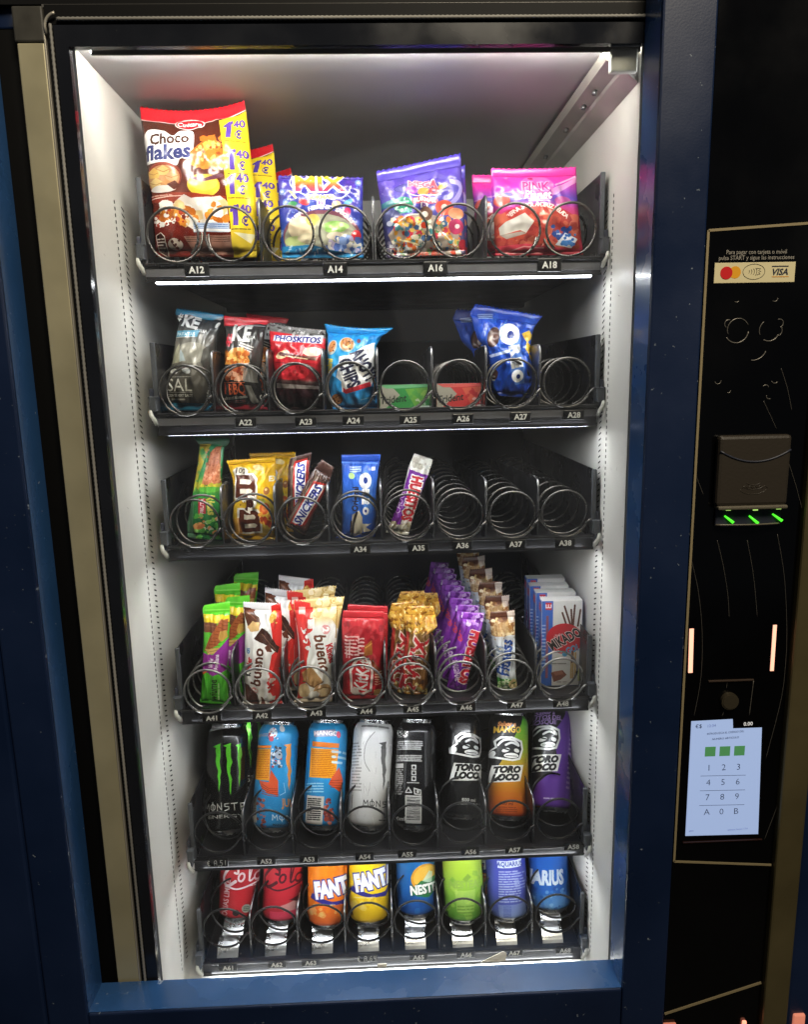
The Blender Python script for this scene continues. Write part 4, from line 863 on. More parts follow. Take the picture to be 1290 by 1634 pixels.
c = copy_tree(o, WL[o.name] + np.array([.017, .05, .006]), (0, .04, -.03)); tag(c, 'red topped crisps bag behind the black barbecue one, its red edge rising to the right', 'crisps bag', 'red topped crisps bags')
c_E2 = (220, 470, .248)
def d_red(c):
    c.vgrad([(0, '#1e1216'), (.3, '#2c1418'), (.34, '#4a3a36'), (.37, '#8a1c24'), (.5, '#c42430'), (.9, '#d62a32'), (.91, '#7e7874'), (1, '#a09c98')])
    c.poly([(840, 170), (1230, 210), (1215, 285), (840, 225)], '#8a8682'); c.blobs((860, 175, 1210, 265), ['#f0eeec', '#3c3836', '#c8c4c0', '#5a5450'], 40, 5, 20, 4, 1, .5)
    c.poly([(880, 262), (1195, 262), (1185, 318), (875, 300)], '#eceaf2'); c.text('PHOSKITOS', 1035, 287, 37, '#2f2f7c', rot=-3, w=292, bold=.04, shear=.1)
    c.ell(1010, 365, 130, 60, '#b01c28', 0, .7); c.ell(940, 390, 45, 24, '#f0cfa4', -20); c.ell(1130, 370, 60, 30, '#f6dcc8', 0, .9); c.line([(930, 385), (1040, 405), (1140, 415)], 26, '#5c241e', smooth=True); c.line([(960, 398), (1100, 418)], 7, '#e8c8a0'); c.line([(900, 440), (1150, 450)], 5, '#7c161e')
    c.ell(1000, 500, 110, 50, '#d8303a', 0, .8); c.blobs((940, 480, 1080, 520), ['#a01822'], 8, 8, 16, 2); c.poly([(900, 570), (1180, 590), (1180, 610), (900, 600)], '#7c7470')
    c.rect(900, 620, 1200, 780, '#2a1418', .6)
o = make_bag('snack_cake_bag', c_E2, [(895, 742), (890, 650), (880, 540), (862, 430), (850, 300), (845, 182)], [(1205, 746), (1203, 650), (1200, 530), (1205, 420), (1208, 320), (1208, 228)], d_red, FZ[1], lean=.12, thick=.045, seal=(.04, .07), seed=31, wr=1.3, sag=2)
tag(o, 'red and dark brown chocolate cake packet with a silver top in coil A23', 'snack packet')
c_F = (500, 500, .124)
def d_chips(c):
    c.vgrad([(0, '#2a86d0'), (.3, '#2f94d8'), (.6, '#3aa8e0'), (.85, '#1f86d2'), (1, '#24a0e0')])
    c.blobs((200, 150, 950, 330), ['#46bcec', '#1c74c0'], 26, 20, 70, 3, .4, .4)
    c.ell(440, 400, 100, 102, '#f0cfa0', 0, .7); c.ell(440, 395, 84, 86, '#c07838'); c.ell(470, 430, 50, 46, '#dca868', 0, .8); c.blobs((380, 330, 510, 470), ['#5c3014'], 12, 8, 15, 4)
    c.ell(250, 440, 60, 100, '#f2d0a8', 18, .7); c.ell(250, 430, 40, 78, '#c8844a', 18); c.blobs((225, 380, 280, 490), ['#5c3014'], 7, 6, 11, 4); c.ell(590, 355, 24, 30, '#6a4450')
    c.poly([(340, 560), (480, 540), (720, 400), (800, 380), (830, 740), (750, 930), (440, 1030), (380, 1010), (370, 880), (300, 820), (330, 700)], '#eeeef0')
    c.text('CHIPS', 470, 770, 165, '#2a2c44', rot=-68, w=380, bold=.05); c.text('AHOY!', 655, 655, 165, '#30334c', rot=-60, w=420, bold=.05)
    c.poly([(390, 950), (440, 990), (740, 900), (720, 870), (740, 940), (430, 1035), (390, 1010)], '#c42c3c'); c.poly([(430, 975), (735, 880), (745, 940), (430, 1030)], '#c8303e')
    c.text('mini', 210, 680, 70, '#f2dc4c', rot=84, w=190, bold=.05); c.ell(310, 1105, 72, 70, '#a06a40'); c.blobs((260, 1050, 360, 1160), ['#4a2a18', '#c89058'], 12, 8, 15, 6)
    c.poly([(430, 1060), (760, 1000), (830, 1180), (480, 1220)], '#3a9ee0', .7); c.line([(620, 1110), (720, 1085), (790, 1120)], 12, '#9ad4f0', .8); c.line([(500, 1170), (700, 1150)], 8, '#7cc4ee', .7)
o = make_bag('cookie_bag', c_F, [(260, 1255), (230, 1150), (200, 950), (180, 700), (180, 450), (185, 280), (148, 135)], [(855, 1258), (840, 1120), (825, 900), (810, 640), (815, 420), (880, 300), (1050, 180)], d_chips, FZ[1], bg='#2a8ad4', lean=.12, thick=.045, seal=(.045, .10), seed=37, wr=1.4, sag=4)
tag(o, 'light blue mini cookie bag with a flared top corner in coil A24', 'cookie bag')
c_G = (500, 470, .372)
def d_orb(c):
    c.vgrad([(0, '#2248b8'), (.2, '#2450c0'), (.6, '#2a58c4'), (1, '#1f47bc')])
    c.blobs((690, 60, 960, 200), ['#3a70d8', '#1a389c'], 20, 10, 34, 3, .5); c.rect(706, 84, 772, 106, '#a8bce4'); c.fine(708, 86, 770, 104, 2, '#3850a0', 2)
    c.ell(768, 185, 26, 44, '#4a3434', 14); c.ell(768, 185, 18, 36, '#6a4c44', 14); c.poly([(752, 262), (870, 228), (880, 240), (760, 272)], '#d8e0f0', .8)
    c.poly([(820, 126), (860, 132), (885, 190), (895, 330), (900, 380), (860, 388), (838, 330), (830, 220), (795, 200), (795, 150)], '#5b86d8'); c.ell(836, 172, 44, 46, '#f0f2f6', 10); c.ell(840, 176, 15, 17, '#2b3d88', 10)
    c.text('R', 857, 245, 40, '#e8ecf4', rot=-80, sx=1.2, bold=.07); c.text('E', 862, 295, 40, '#f2f4f8', rot=-78, sx=1.3, bold=.09); c.ell(868, 350, 25, 27, '#f2f4f8'); c.ell(872, 352, 9, 10, '#2b3d88')
    c.poly([(890, 170), (925, 155), (945, 185), (915, 205), (945, 235), (920, 255), (950, 285), (935, 300), (905, 240), (912, 205)], '#e8c048'); c.ell(768, 345, 20, 26, '#4a3430', 20); c.fine(755, 345, 775, 375, 2, '#d8d8d8', 5)
    c.poly([(790, 400), (960, 395), (950, 445), (800, 440)], '#2346b4', .8); c.line([(800, 250), (830, 110)], 5, '#6a9cec', .6)
o = make_bag('cookie_bag', c_G, [(800, 436), (772, 400), (765, 340), (748, 240), (705, 190), (672, 80), (694, 40)], [(940, 446), (966, 395), (955, 320), (930, 235), (940, 170), (950, 140), (985, 92)], d_orb, FZ[1], bg='#2450c0', lean=.12, thick=.04, seal=(.05, .12), seed=41, wr=1.5)
tag(o, 'royal blue mini sandwich cookie bag with a crooked wide top in coil A27', 'cookie bag', 'royal blue cookie bags')
c = copy_tree(o, WL[o.name] + np.array([-.008, .06, .004]), (0, -.09, .03)); tag(c, 'royal blue cookie bag behind the crooked front one, its dim left edge showing', 'cookie bag', 'royal blue cookie bags')

# gum boxes
def card_box(name, crop, front, draw, bg, side_draw, side_bg, floor_z, depth, yaw=0.0, hgt=None, lean=0.0):
    cx, cy, s = crop; P = [(cx + x * s, cy + y * s) for x, y in front]           # TL TR BR BL
    BL = atz(*P[3], floor_z + 0.0008); Yf = float(np.clip(BL[1], 0.004, 0.05))
    BL, BR, TL = at(*P[3], Yf), at(*P[2], Yf), at(*P[0], Yf)
    W = (BR[0] - BL[0]) / math.cos(yaw); H = hgt or (TL[2] - BL[2])
    res = 4.0
    Lp, Rp = [front[3], front[0]], [front[2], front[1]]
    b = board_for(crop, Lp, Rp, bg, res); draw(b); m1 = print_mat(name + '_front', b.image(name + '_front_print'), 0.32, bump=None, coat=.2)
    mats = [m1]
    if side_draw:
        b2 = Board(max(int(depth * 3000), 30), b.H, lambda p: np.stack([p[:, 0], p[:, 1]], 1), 100.0, side_bg); side_draw(b2); m2 = print_mat(name + '_side', b2.image(name + '_side_print'), 0.32, bump=None, coat=.2)
    else: m2 = mat(name + '_card', tuple(hx(side_bg) * 255), 0.35)
    mats.append(m2); mats.append(mat('white_card', (226, 226, 224), 0.4))
    x0, x1 = 0, W; vs = [(x, y, z) for x in (0, W) for y in (0, depth) for z in (0, H)]
    fs = [(0, 4, 5, 1), (2, 0, 1, 3), (1, 5, 7, 3), (4, 6, 7, 5), (6, 2, 3, 7), (0, 2, 6, 4)]
    me = bpy.data.meshes.new(name); me.from_pydata(vs, [], fs)
    for m in mats: me.materials.append(m)
    me.polygons.foreach_set('material_index', [0, 1, 2, 1, 0, 2]); ul = me.uv_layers.new(name='print')
    uvq = [(0, 0), (1, 0), (1, 1), (0, 1)]
    for p in me.polygons:
        for k, li in enumerate(p.loop_indices): ul.data[li].uv = uvq[k]
    bm = bmesh.new(); bm.from_mesh(me); bmesh.ops.bevel(bm, geom=bm.edges[:], offset=0.0006, segments=2, affect='EDGES'); bm.to_mesh(me); bm.free(); me.update()
    o = place(name, me, (BL[0], Yf, floor_z + 0.0005)); o.rotation_euler = (lean, 0, yaw); return o
def gum(cols):
    def d(c):
        c.a[:] = hx(cols[0])
        x0 = cols[4]; c.poly([(x0, 372), (x0 + 62, 392), (x0 + 88, 420), (x0 + 20, 480), (x0, 486)], '#b4b0a4'); c.poly([(x0, 372), (x0 + 220, 372), (x0 + 220, 392), (x0 + 30, 390)], cols[1])
        c.poly([(x0 + 62, 392), (x0 + 220, 388), (x0 + 220, 480), (x0 + 20, 486), (x0 + 88, 420)], cols[2]); c.poly([(x0 + 110, 395), (x0 + 220, 390), (x0 + 220, 430), (x0 + 150, 470)], cols[3], .7)
        c.blobs((x0 + 130, 400, x0 + 215, 470), cols[5], 16, 8, 22, 3, .7, .5); c.text('Trident', x0 + 60, 436, 30, '#26302c', rot=5, w=112, bold=.02, shear=.18); c.fine(x0 + 150, 462, x0 + 212, 480, 1, '#e8f0e8')
    return d
for k, (x0, cols, lab) in enumerate(((286, ('#3c9a58', '#7cc490', '#3f9850', '#8cc04c', 286, ['#b0d468', '#58a850', '#e4e8d8']), 'green chewing gum box behind the coil A25'), (530, ('#c83c42', '#e06a66', '#cc4444', '#e07a5c', 530, ['#e89084', '#b83038', '#f0dcd8']), 'red chewing gum box behind the coil A26'))):
    q = [(x0, 374), (x0 + 215, 378), (x0 + 215, 488), (x0, 487)]
    o = card_box('gum_box', c_G, q, gum(cols), cols[0], None, cols[1], FZ[1], 0.022)
    tag(o, lab, 'gum box')
# ------------------------------------------------------------------ third shelf
c_H = (300, 690, .186)
def d_worm(c):
    c.vgrad([(0, '#1c5a34'), (.25, '#2a7a40'), (.45, '#3f9a48'), (.55, '#b0b83c'), (.62, '#3fa050'), (.9, '#2a9460'), (.91, '#1f7a4e'), (1, '#28845a')])
    c.poly([(100, 100), (200, 100), (60, 500), (20, 560)], '#c8b43c'); c.blobs((80, 100, 300, 440), ['#3cae62', '#249054'], 30, 10, 30, 3, .5)
    c.poly([(205, 170), (250, 120), (300, 115), (285, 430), (135, 440), (160, 330)], '#d8845c'); c.blobs((160, 140, 290, 430), ['#e89c74', '#b8603c', '#f0b48c'], 60, 6, 14, 5, .8)
    c.blobs((60, 430, 300, 470), ['#e8d444', '#c8c040'], 24, 10, 26, 4); c.ell(200, 480, 90, 26, '#6ac04a'); c.rect(105, 555, 170, 685, '#c83a4a'); c.text('FRUTA', 137, 620, 30, '#f4dcdc', rot=90, bold=.03)
    c.text('Ricas', 215, 610, 66, '#d8d064', rot=-86, sx=.9, bold=.04, shear=.2); c.blobs((60, 700, 290, 940), ['#5ab84c', '#2f8c44', '#d8e8c8', '#8acc64', '#1f6a3c', '#e8a868'], 70, 8, 30, 6); c.ell(120, 800, 40, 20, '#d8824a', -30)
    c.poly([(0, 560), (70, 540), (70, 900), (40, 940), (0, 900)], '#7ea48a', .6)
o = make_bag('jelly_bar', c_H, [(-2, 905), (-8, 800), (45, 500), (85, 250), (100, 110), (62, 60), (60, 40)], [(300, 940), (290, 800), (285, 500), (305, 250), (312, 130), (355, 100), (362, 48)], d_worm, FZ[2], lean=.14, thick=.03, seal=(.05, .09), seed=43, wr=1.0)
tag(o, 'long green wrapped snack leftmost on the third shelf', 'snack bar')
def d_mm(c):
    c.vgrad([(0, '#d8a41c'), (.1, '#d8a820'), (.3, '#e8bc2c'), (.85, '#f0bc1e'), (1, '#eeb414')])
    c.blobs((340, 250, 760, 520), ['#f8d048', '#e0a814'], 24, 20, 60, 4, .5); c.ell(660, 720, 120, 150, '#f0d060', 0, .6)
    def m(x, y, wd, hh):                        # a brown letter lying on its side, pale outline
        for g, col in ((16, '#f6efe0'), (0, '#5c2c1c')):
            c.poly([(x - wd - g, y - hh - g), (x + wd * .55 + g, y - hh * .95 - g), (x + wd + g, y - hh * .62), (x + wd * .9 + g, y - hh * .30), (x + wd + g, y), (x + wd + g, y + hh * .35), (x + wd * .95 + g, y + hh * .9 + g), (x - wd + g * -1, y + hh + g)], col)
        c.poly([(x - wd * .55, y - hh * .62), (x + wd * .45, y - hh * .58), (x + wd * .6, y - hh * .40), (x + wd * .45, y - hh * .2), (x - wd * .55, y - hh * .22)], '#efe6d4'); c.poly([(x - wd * .5, y + hh * .2), (x + wd * .5, y + hh * .16), (x + wd * .7, y + hh * .34), (x + wd * .5, y + hh * .55), (x - wd * .5, y + hh * .58)], '#efe6d4')
    m(505, 455, 88, 100); m(545, 750, 88, 100); c.text('&', 525, 605, 110, '#4a2418', rot=-92, bold=.06, out=('#f6efe0', .14))
    c.ell(460, 328, 66, 34, '#f4ecd8', 0, .9); c.text('100', 460, 325, 44, '#5a4a38', rot=-3, bold=.04); c.ell(610, 300, 50, 22, '#f4e8c8', 10, .7); c.text('EX', 740, 390, 44, '#f4efe0', rot=0, bold=.03)
    c.ell(685, 490, 26, 32, '#a86c3c'); c.ell(680, 480, 10, 10, '#e8c890'); c.ell(668, 640, 40, 50, '#d2602c'); c.ell(668, 640, 20, 26, '#e88c4c'); c.blobs((630, 680, 740, 790), ['#d85c2c', '#e8a43c', '#c84a24'], 16, 12, 26, 4); c.ell(640, 580, 36, 26, '#a8a83c')
    c.poly([(380, 740), (450, 720), (440, 900), (380, 880)], '#e0983c', .6); c.rect(430, 870, 760, 940, '#c4952a', .5)
o = make_bag('peanut_candy_bag', c_H, [(325, 905), (400, 860), (380, 740), (390, 600), (385, 400), (350, 300), (330, 240)], [(762, 940), (742, 850), (752, 700), (756, 500), (752, 350), (755, 280), (752, 212)], d_mm, FZ[2], lean=.12, thick=.034, seal=(.06, .06), seed=47, wr=1.2)
tag(o, 'yellow chocolate peanut bag with large brown letters in the third shelf coil', 'candy bag', 'yellow peanut bags')
c = copy_tree(o, WL[o.name] + np.array([.021, .042, .004]), (0, .03, -.05)); tag(c, 'yellow peanut bag half hidden behind the front yellow bag', 'candy bag', 'yellow peanut bags')
def d_nut(ang, cen, rev):
    def d(c):
        c.vgrad([(0, '#2e1a18'), (.08, '#3a201c'), (.1, '#4a2a22'), (.9, '#3c241e'), (1, '#4c3530')])
        t = math.radians(ang); ux, uy = math.cos(t), -math.sin(t); nx, ny = -uy, ux
        def q(a, b_): return (cen[0] + ux * a + nx * b_, cen[1] + uy * a + ny * b_)
        c.poly([q(-255, -62), (q(-255, -30)), q(240, -30), q(240, -62)], '#6a5a4e'); c.blobs((600, 250, 1300, 900), ['#8a7a68'], 40, 2, 5, 3, .6)
        c.poly([q(-230, -40), q(190, -52), q(225, 60), q(-195, 60)], '#b8322c'); c.poly([q(-214, -30), q(172, -38), q(205, 55), q(-185, 55)], '#eceaf0')
        c.text('SNICKERS', *q(-10, 10), 66, '#2b3384', rot=ang, w=385, bold=.04, shear=.22); c.poly([q(-185, 58), q(205, 60), q(205, 78), q(-175, 78)], '#8a2420')
    return d
# back bar stands upright, front bar leans across it
o = make_bag('nut_bar', c_H, [(858, 740), (856, 500), (860, 300), (880, 220)], [(1035, 700), (1040, 480), (1050, 300), (1060, 170)], d_nut(88, (960, 440), 0), FZ[2], bg='#3a201c', lean=.05, thick=.022, seal=(.06, .12), seed=53, y0=.040, wr=.8)
tag(o, 'brown nut bar standing upright behind a second leaning one', 'chocolate bar', 'brown nut bars')
o = make_bag('nut_bar', c_H, [(838, 800), (880, 700), (980, 500), (1075, 330), (1150, 235)], [(1000, 890), (1060, 770), (1150, 580), (1215, 430), (1250, 300)], d_nut(59, (1030, 600), 0), FZ[2], bg='#3a201c', lean=.08, thick=.022, seal=(.04, .14), seed=59, y0=.016, wr=.8)
tag(o, 'brown nut bar leaning diagonally in front of an upright one', 'chocolate bar', 'brown nut bars')
c_I = (520, 680, .3566)
def d_oreo(c):
    c.vgrad([(0, '#1e3f9c'), (.07, '#1f48ac'), (.2, '#2a62c8'), (.5, '#2f6cd0'), (.9, '#2a5cc4'), (.91, '#2350b8'), (1, '#2a5ac0')])
    c.line([(75, 160), (230, 165)], 7, '#7aa4ea', .7); c.rect(108, 178, 160, 202, '#a4bfe8'); c.fine(110, 180, 158, 200, 2, '#3a5aa8', 4); c.ell(117, 218, 14, 14, '#b8d88c'); c.rect(205, 180, 222, 196, '#d8dce8')
    c.poly([(150, 210), (185, 190), (212, 240), (205, 380), (185, 395), (160, 300)], '#5a8cd8', .7); c.ell(178, 240, 27, 36, '#f2f2f4'); c.ell(179, 238, 10, 14, '#243a88'); c.text('R', 181, 293, 26, '#f0f0f2', rot=-90, sx=1.2, bold=.09); c.text('E', 180, 330, 28, '#f0f0f2', rot=-90, sx=1.1, bold=.09); c.ell(180, 372, 14, 18, '#f2f2f4'); c.ell(180, 372, 5, 7, '#243a88')
    c.text('Original', 133, 320, 26, '#2a2430', rot=88, bold=.04, sx=.9)
    c.poly([(110, 480), (120, 390), (150, 370), (165, 400), (160, 480), (130, 492)], '#d8ccb0'); c.line([(120, 480), (128, 420), (140, 380)], 12, '#2a2020', smooth=True); c.line([(112, 470), (116, 420)], 8, '#3a2c2a'); c.poly([(160, 430), (205, 432), (180, 445), (205, 465), (170, 470)], '#e8e0cc'); c.ell(145, 440, 16, 40, '#e4dcc4', 10)
o = make_bag('cookie_bar', c_I, [(42, 500), (72, 480), (74, 300), (72, 180), (68, 128)], [(222, 498), (224, 460), (228, 300), (235, 200), (247, 126)], d_oreo, FZ[2], lean=.10, thick=.03, seal=(.05, .08), seed=61, wr=1.0)
tag(o, 'blue sandwich cookie pack with a cream cookie picture in coil A34', 'cookie pack')
def d_hue(c, scale=1.0):
    c.a[:] = hx('#f0ece2')
    c.poly([(375, 190), (470, 225), (400, 430), (280, 440), (330, 330)], '#7a2f9a'); c.blobs((340, 200, 440, 420), ['#9a52b8', '#5c1f7c'], 20, 6, 18, 4, .5)
    c.poly([(385, 210), (435, 225), (385, 440), (335, 432)], '#f2eef2'); c.text('HUESITOS', 386, 322, 46, '#cc3a44', rot=-105, w=205, bold=.06, out=('#f6f0f4', .07)); c.text('CHOCO', 333, 330, 24, '#d8b8e4', rot=75, sx=.9)
    c.blobs((395, 130, 470, 190), ['#fffdf6', '#d8d2c4', '#c8c0b0'], 20, 5, 16, 5); c.blobs((275, 430, 380, 495), ['#fffdf6', '#dcd4c2', '#c4b89c'], 30, 6, 16, 6)
o = make_bag('wafer_bar', c_I, [(268, 476), (300, 410), (345, 290), (372, 180), (396, 122)], [(368, 492), (395, 400), (430, 300), (460, 215), (480, 150)], d_hue, FZ[2], lean=.12, thick=.024, seal=(.05, .10), seed=67, wr=1.4)
tag(o, 'lone white and purple wafer bar leaning right in coil A35', 'chocolate bar')

# ------------------------------------------------------------------ fourth shelf
c_J = (310, 930, .1318)
def d_green(c):
    c.vgrad([(0, '#4aa832'), (.3, '#58c038'), (.85, '#60cc34'), (1, '#66d02c')])
    c.poly([(110, 375), (430, 385), (430, 470), (120, 462)], '#f0d02a'); c.rect(118, 462, 290, 575, '#7a4630'); c.line([(120, 500), (280, 505)], 8, '#8c5a40'); c.poly([(330, 430), (420, 420), (415, 560), (300, 720), (140, 800), (200, 640)], '#a85c34'); 
    for k in range(9): c.line([(345 - k * 20, 440 + k * 38), (430 - k * 14, 470 + k * 36)], 6, '#7c3c1e')
    c.poly([(330, 560), (400, 550), (415, 640), (350, 680), (310, 640)], '#c89a4c'); c.poly([(150, 770), (330, 740), (340, 800), (200, 830)], '#d8b468'); c.line([(170, 800), (330, 770)], 6, '#8c6a34')
    c.poly([(100, 820), (250, 830), (420, 660), (440, 700), (400, 1030), (250, 1085), (100, 1030)], '#a03ca4'); c.poly([(100, 1020), (180, 1040), (150, 1060), (100, 1060)], '#e87834')
    c.text('Wafer', 225, 925, 54, '#f0e4f4', rot=88, w=120, bold=.04); c.text('Avellana', 290, 920, 48, '#f0e4f4', rot=86, w=190, bold=.04)
    c.text('wiume', 240, 1275, 92, '#2a3a1a', rot=88, w=285, bold=.02); c.fine(290, 1400, 500, 1430, 1, '#c8f0a8', 5, 88); c.line([(400, 1090), (425, 1400)], 14, '#8ce05c', .6)
    c.line([(130, 330), (420, 320)], 16, '#a4ec70', .6)
o = make_bag('wafer_pack', c_J, [(70, 1450), (85, 1300), (105, 900), (118, 480), (100, 320), (118, 270)], [(455, 1490), (410, 1350), (412, 1000), (425, 600), (435, 380), (430, 225)], d_green, FZ[3], lean=.22, thick=.03, seal=(.04, .09), seed=71, wr=1.0)
tag(o, 'lime green wafer pack with purple band, front of coil A41', 'wafer pack', 'lime green wafer packs')
for k, (dx, yy, dz, rz, lab) in enumerate(((.022, .028, .002, -.28, 'second lime green wafer pack, turned and peeping out right of the front one'), (.004, .062, .012, .04, 'third lime green wafer pack, its yellow band showing above the front two'), (.02, .098, .02, -.1, 'hindmost lime green wafer pack, only its dim green top showing'))):
    c = copy_tree(o, WL[o.name] + np.array([dx, yy, dz]), (0, .03 * k - .02, rz)); tag(c, lab, 'wafer pack', 'lime green wafer packs')
def d_bueno(c):
    c.a[:] = hx('#ece9e6'); c.vgrad([(0, '#dcd8d4'), (.3, '#e8e5e2'), (.8, '#eceae8'), (.93, '#e4e2e2'), (1, '#c8c6c6')])
    c.poly([(930, 280), (1060, 230), (1100, 300), (1090, 1500), (960, 1500), (1000, 1320), (905, 1300), (920, 1200), (905, 1100), (930, 960), (950, 840), (1010, 780), (960, 640), (935, 480)], '#d42c26'); c.blobs((900, 1080, 990, 1330), ['#d42c26', '#ece9e6', '#d42c26'], 16, 14, 34, 4)
    c.ell(960, 400, 40, 70, '#d8a84c', 20); c.blobs((920, 350, 1010, 470), ['#a8682c', '#f0c878'], 12, 8, 16, 5); c.ell(948, 1140, 26, 34, '#f0d4cc')
    c.poly([(600, 290), (680, 300), (790, 400), (815, 470), (790, 550), (690, 560), (655, 500), (615, 400)], '#5c3220'); c.poly([(650, 520), (720, 440), (800, 460), (800, 545), (700, 565)], '#e0b87c'); c.line([(640, 340), (760, 420)], 10, '#8c5a40'); c.ell(700, 330, 40, 14, '#6c3c28')
    c.poly([(740, 640), (830, 520), (900, 560), (1040, 760), (1020, 820), (900, 720), (800, 680)], '#3e2218'); c.line([(830, 590), (1000, 780)], 8, '#7c5444'); c.poly([(870, 740), (920, 700), (960, 800), (900, 800)], '#6c3a28')
    c.text('bueno', 775, 980, 118, '#5a2e20', rot=84, w=465, bold=.03, shear=.12); c.text('K', 668, 1070, 60, '#1c1c1e', rot=84, w=48, bold=.05); c.text('inder', 678, 945, 60, '#d02c34', rot=84, w=170, bold=.05); c.ell(662, 790, 40, 40, '#dfe6ee'); c.text('cn', 662, 790, 48, '#4a7cb8', rot=84, bold=.05)
    c.ell(742, 1275, 42, 42, '#d88c88'); c.text('2', 742, 1275, 56, '#f6efec', rot=84, bold=.05)
    c.poly([(620, 1190), (660, 1200), (780, 1340), (790, 1480), (620, 1440)], '#4a2a20'); c.poly([(810, 1360), (850, 1400), (870, 1480), (810, 1470)], '#5c3428'); c.line([(800, 1330), (795, 1480)], 14, '#e8e4e2'); c.poly([(900, 1440), (960, 1400), (1000, 1430), (980, 1490)], '#8c2a24')
o = make_bag('wafer_bar', c_J, [(540, 1480), (605, 1420), (605, 1200), (612, 800), (618, 500), (600, 350), (592, 230)], [(1090, 1482), (1055, 1400), (1050, 1100), (1058, 800), (1062, 500), (1060, 350), (1045, 250)], d_bueno, FZ[3], lean=.22, thick=.03, seal=(.05, .07), seed=73, wr=1.0)
tag(o, 'white and red wafer bar with dark script, front of coil A42', 'chocolate bar', 'white and red wafer bars')
for k, (dx, yy, dz, lab) in enumerate(((.017, .034, .010, 'second white and red wafer bar, rising behind the front one in coil A42'), (.034, .068, .020, 'third white and red wafer bar, dim top corner at the back of coil A42'))):
    c = copy_tree(o, WL[o.name] + np.array([dx, yy, dz]), (0, .05, -.1)); tag(c, lab, 'chocolate bar', 'white and red wafer bars')
c_K = (260, 890, .279)
def d_white(c):
    c.vgrad([(0, '#c8b49c'), (.1, '#dcd6cc'), (.4, '#e6e4e0'), (.75, '#e4e2de'), (.82, '#d8c08c'), (.92, '#d8bc80'), (1, '#d0b070')])
    c.poly([(750, 240), (860, 260), (860, 400), (830, 420), (850, 470), (830, 560), (815, 740), (800, 800), (770, 800), (785, 500), (760, 350)], '#d03430'); c.blobs((790, 360, 860, 500), ['#e6e4e0', '#d03430'], 12, 8, 18, 3); c.rect(778, 280, 815, 320, '#e0d8d0', .8); c.rect(832, 340, 870, 390, '#ecebe8', .9)
    c.poly([(840, 215), (1050, 215), (1010, 420), (960, 330), (900, 290), (845, 280)], '#d8bc7c'); c.blobs((860, 220, 1030, 330), ['#ecd8a4', '#c4a05c', '#f4e8c4'], 26, 8, 24, 6, .8)
    c.line([(1000, 270), (990, 450)], 6, '#a8823c'); c.ell(935, 395, 24, 26, '#d89494'); c.text('2', 935, 396, 36, '#f8f4f0', rot=-82, bold=.05)
    c.text('bueno', 920, 530, 68, '#6a3c28', rot=-80, w=215, bold=.025, shear=.12); c.text('Kinder', 965, 535, 34, '#c8343a', rot=-78, w=120, bold=.05)
    c.poly([(800, 640), (850, 600), (920, 690), (860, 730), (810, 690)], '#b88c58'); c.line([(805, 690), (865, 725), (920, 690)], 8, '#7a5430'); c.ell(915, 750, 50, 44, '#c8a070'); c.ell(920, 752, 30, 28, '#e4c89c'); c.line([(885, 740), (920, 725), (955, 740)], 6, '#8c6840'); c.ell(810, 750, 34, 44, '#d8bc90'); c.ell(868, 770, 30, 22, '#f4f0ea')
o = make_bag('wafer_bar', c_K, [(738, 830), (768, 800), (780, 620), (772, 450), (760, 350), (748, 246)], [(968, 824), (975, 780), (985, 620), (998, 450), (1018, 330), (1040, 220)], d_white, FZ[3], lean=.22, thick=.03, seal=(.05, .09), seed=79, wr=1.1)
tag(o, 'white and gold wafer bar with script lettering, front of coil A43', 'chocolate bar', 'white and gold wafer bars')
c = copy_tree(o, WL[o.name] + np.array([-.010, .03, .007]), (0, -.01, .08)); tag(c, 'second white and gold wafer bar, its golden top above the front one', 'chocolate bar', 'white and gold wafer bars')
def d_kit(c):
    c.vgrad([(0, '#8c1a22'), (.1, '#b0202a'), (.5, '#a81e28'), (.9, '#a02028'), (.92, '#c02830'), (1, '#c83038')])
    c.poly([(1025, 350), (1260, 345), (1260, 440), (1180, 400), (1100, 380), (1030, 440)], '#c8343c', .8); c.blobs((1040, 360, 1250, 560), ['#d84c50', '#7c141c'], 22, 8, 26, 4, .5); c.fine(1045, 560, 1110, 590, 2, '#f0c8c8', 3, 90); c.fine(1045, 430, 1120, 550, 6, '#ecc4c0', 4); c.fine(1120, 440, 1150, 540, 5, '#ecc4c0', 5)
    c.poly([(1155, 490), (1195, 460), (1200, 540), (1150, 550)], '#a8642c'); c.line([(1160, 500), (1195, 480)], 6, '#d8964c'); c.poly([(1190, 560), (1260, 640), (1260, 720), (1200, 640)], '#7c4a24', .8)
    c.poly([(1068, 620), (1110, 560), (1150, 545), (1190, 580), (1205, 640), (1195, 760), (1130, 780), (1075, 760)], '#eadcd8'); c.poly([(1082, 632), (1115, 578), (1148, 562), (1178, 590), (1192, 645), (1182, 748), (1130, 765), (1088, 748)], '#cc2630')
    c.text('KitKat', 1140, 658, 74, '#f4ecec', rot=82, w=182, bold=.025, shear=.1); c.ell(1100, 755, 22, 22, '#e6d4d0'); c.rect(1208, 745, 1250, 785, '#d8a45c'); c.fine(1215, 630, 1250, 720, 6, '#e8b8a0', 8)
    c.line([(1070, 540), (1070, 460)], 4, '#f0d0cc')
o = make_bag('wafer_bar', c_K, [(1030, 812), (1030, 700), (1026, 500), (1024, 400), (1030, 302)], [(1266, 806), (1268, 700), (1268, 500), (1268, 400), (1266, 308)], d_kit, FZ[3], lean=.14, thick=.022, seal=(.05, .08), seed=83, wr=.9)
tag(o, 'red four finger wafer bar, front of coil A44', 'chocolate bar', 'red wafer bars')
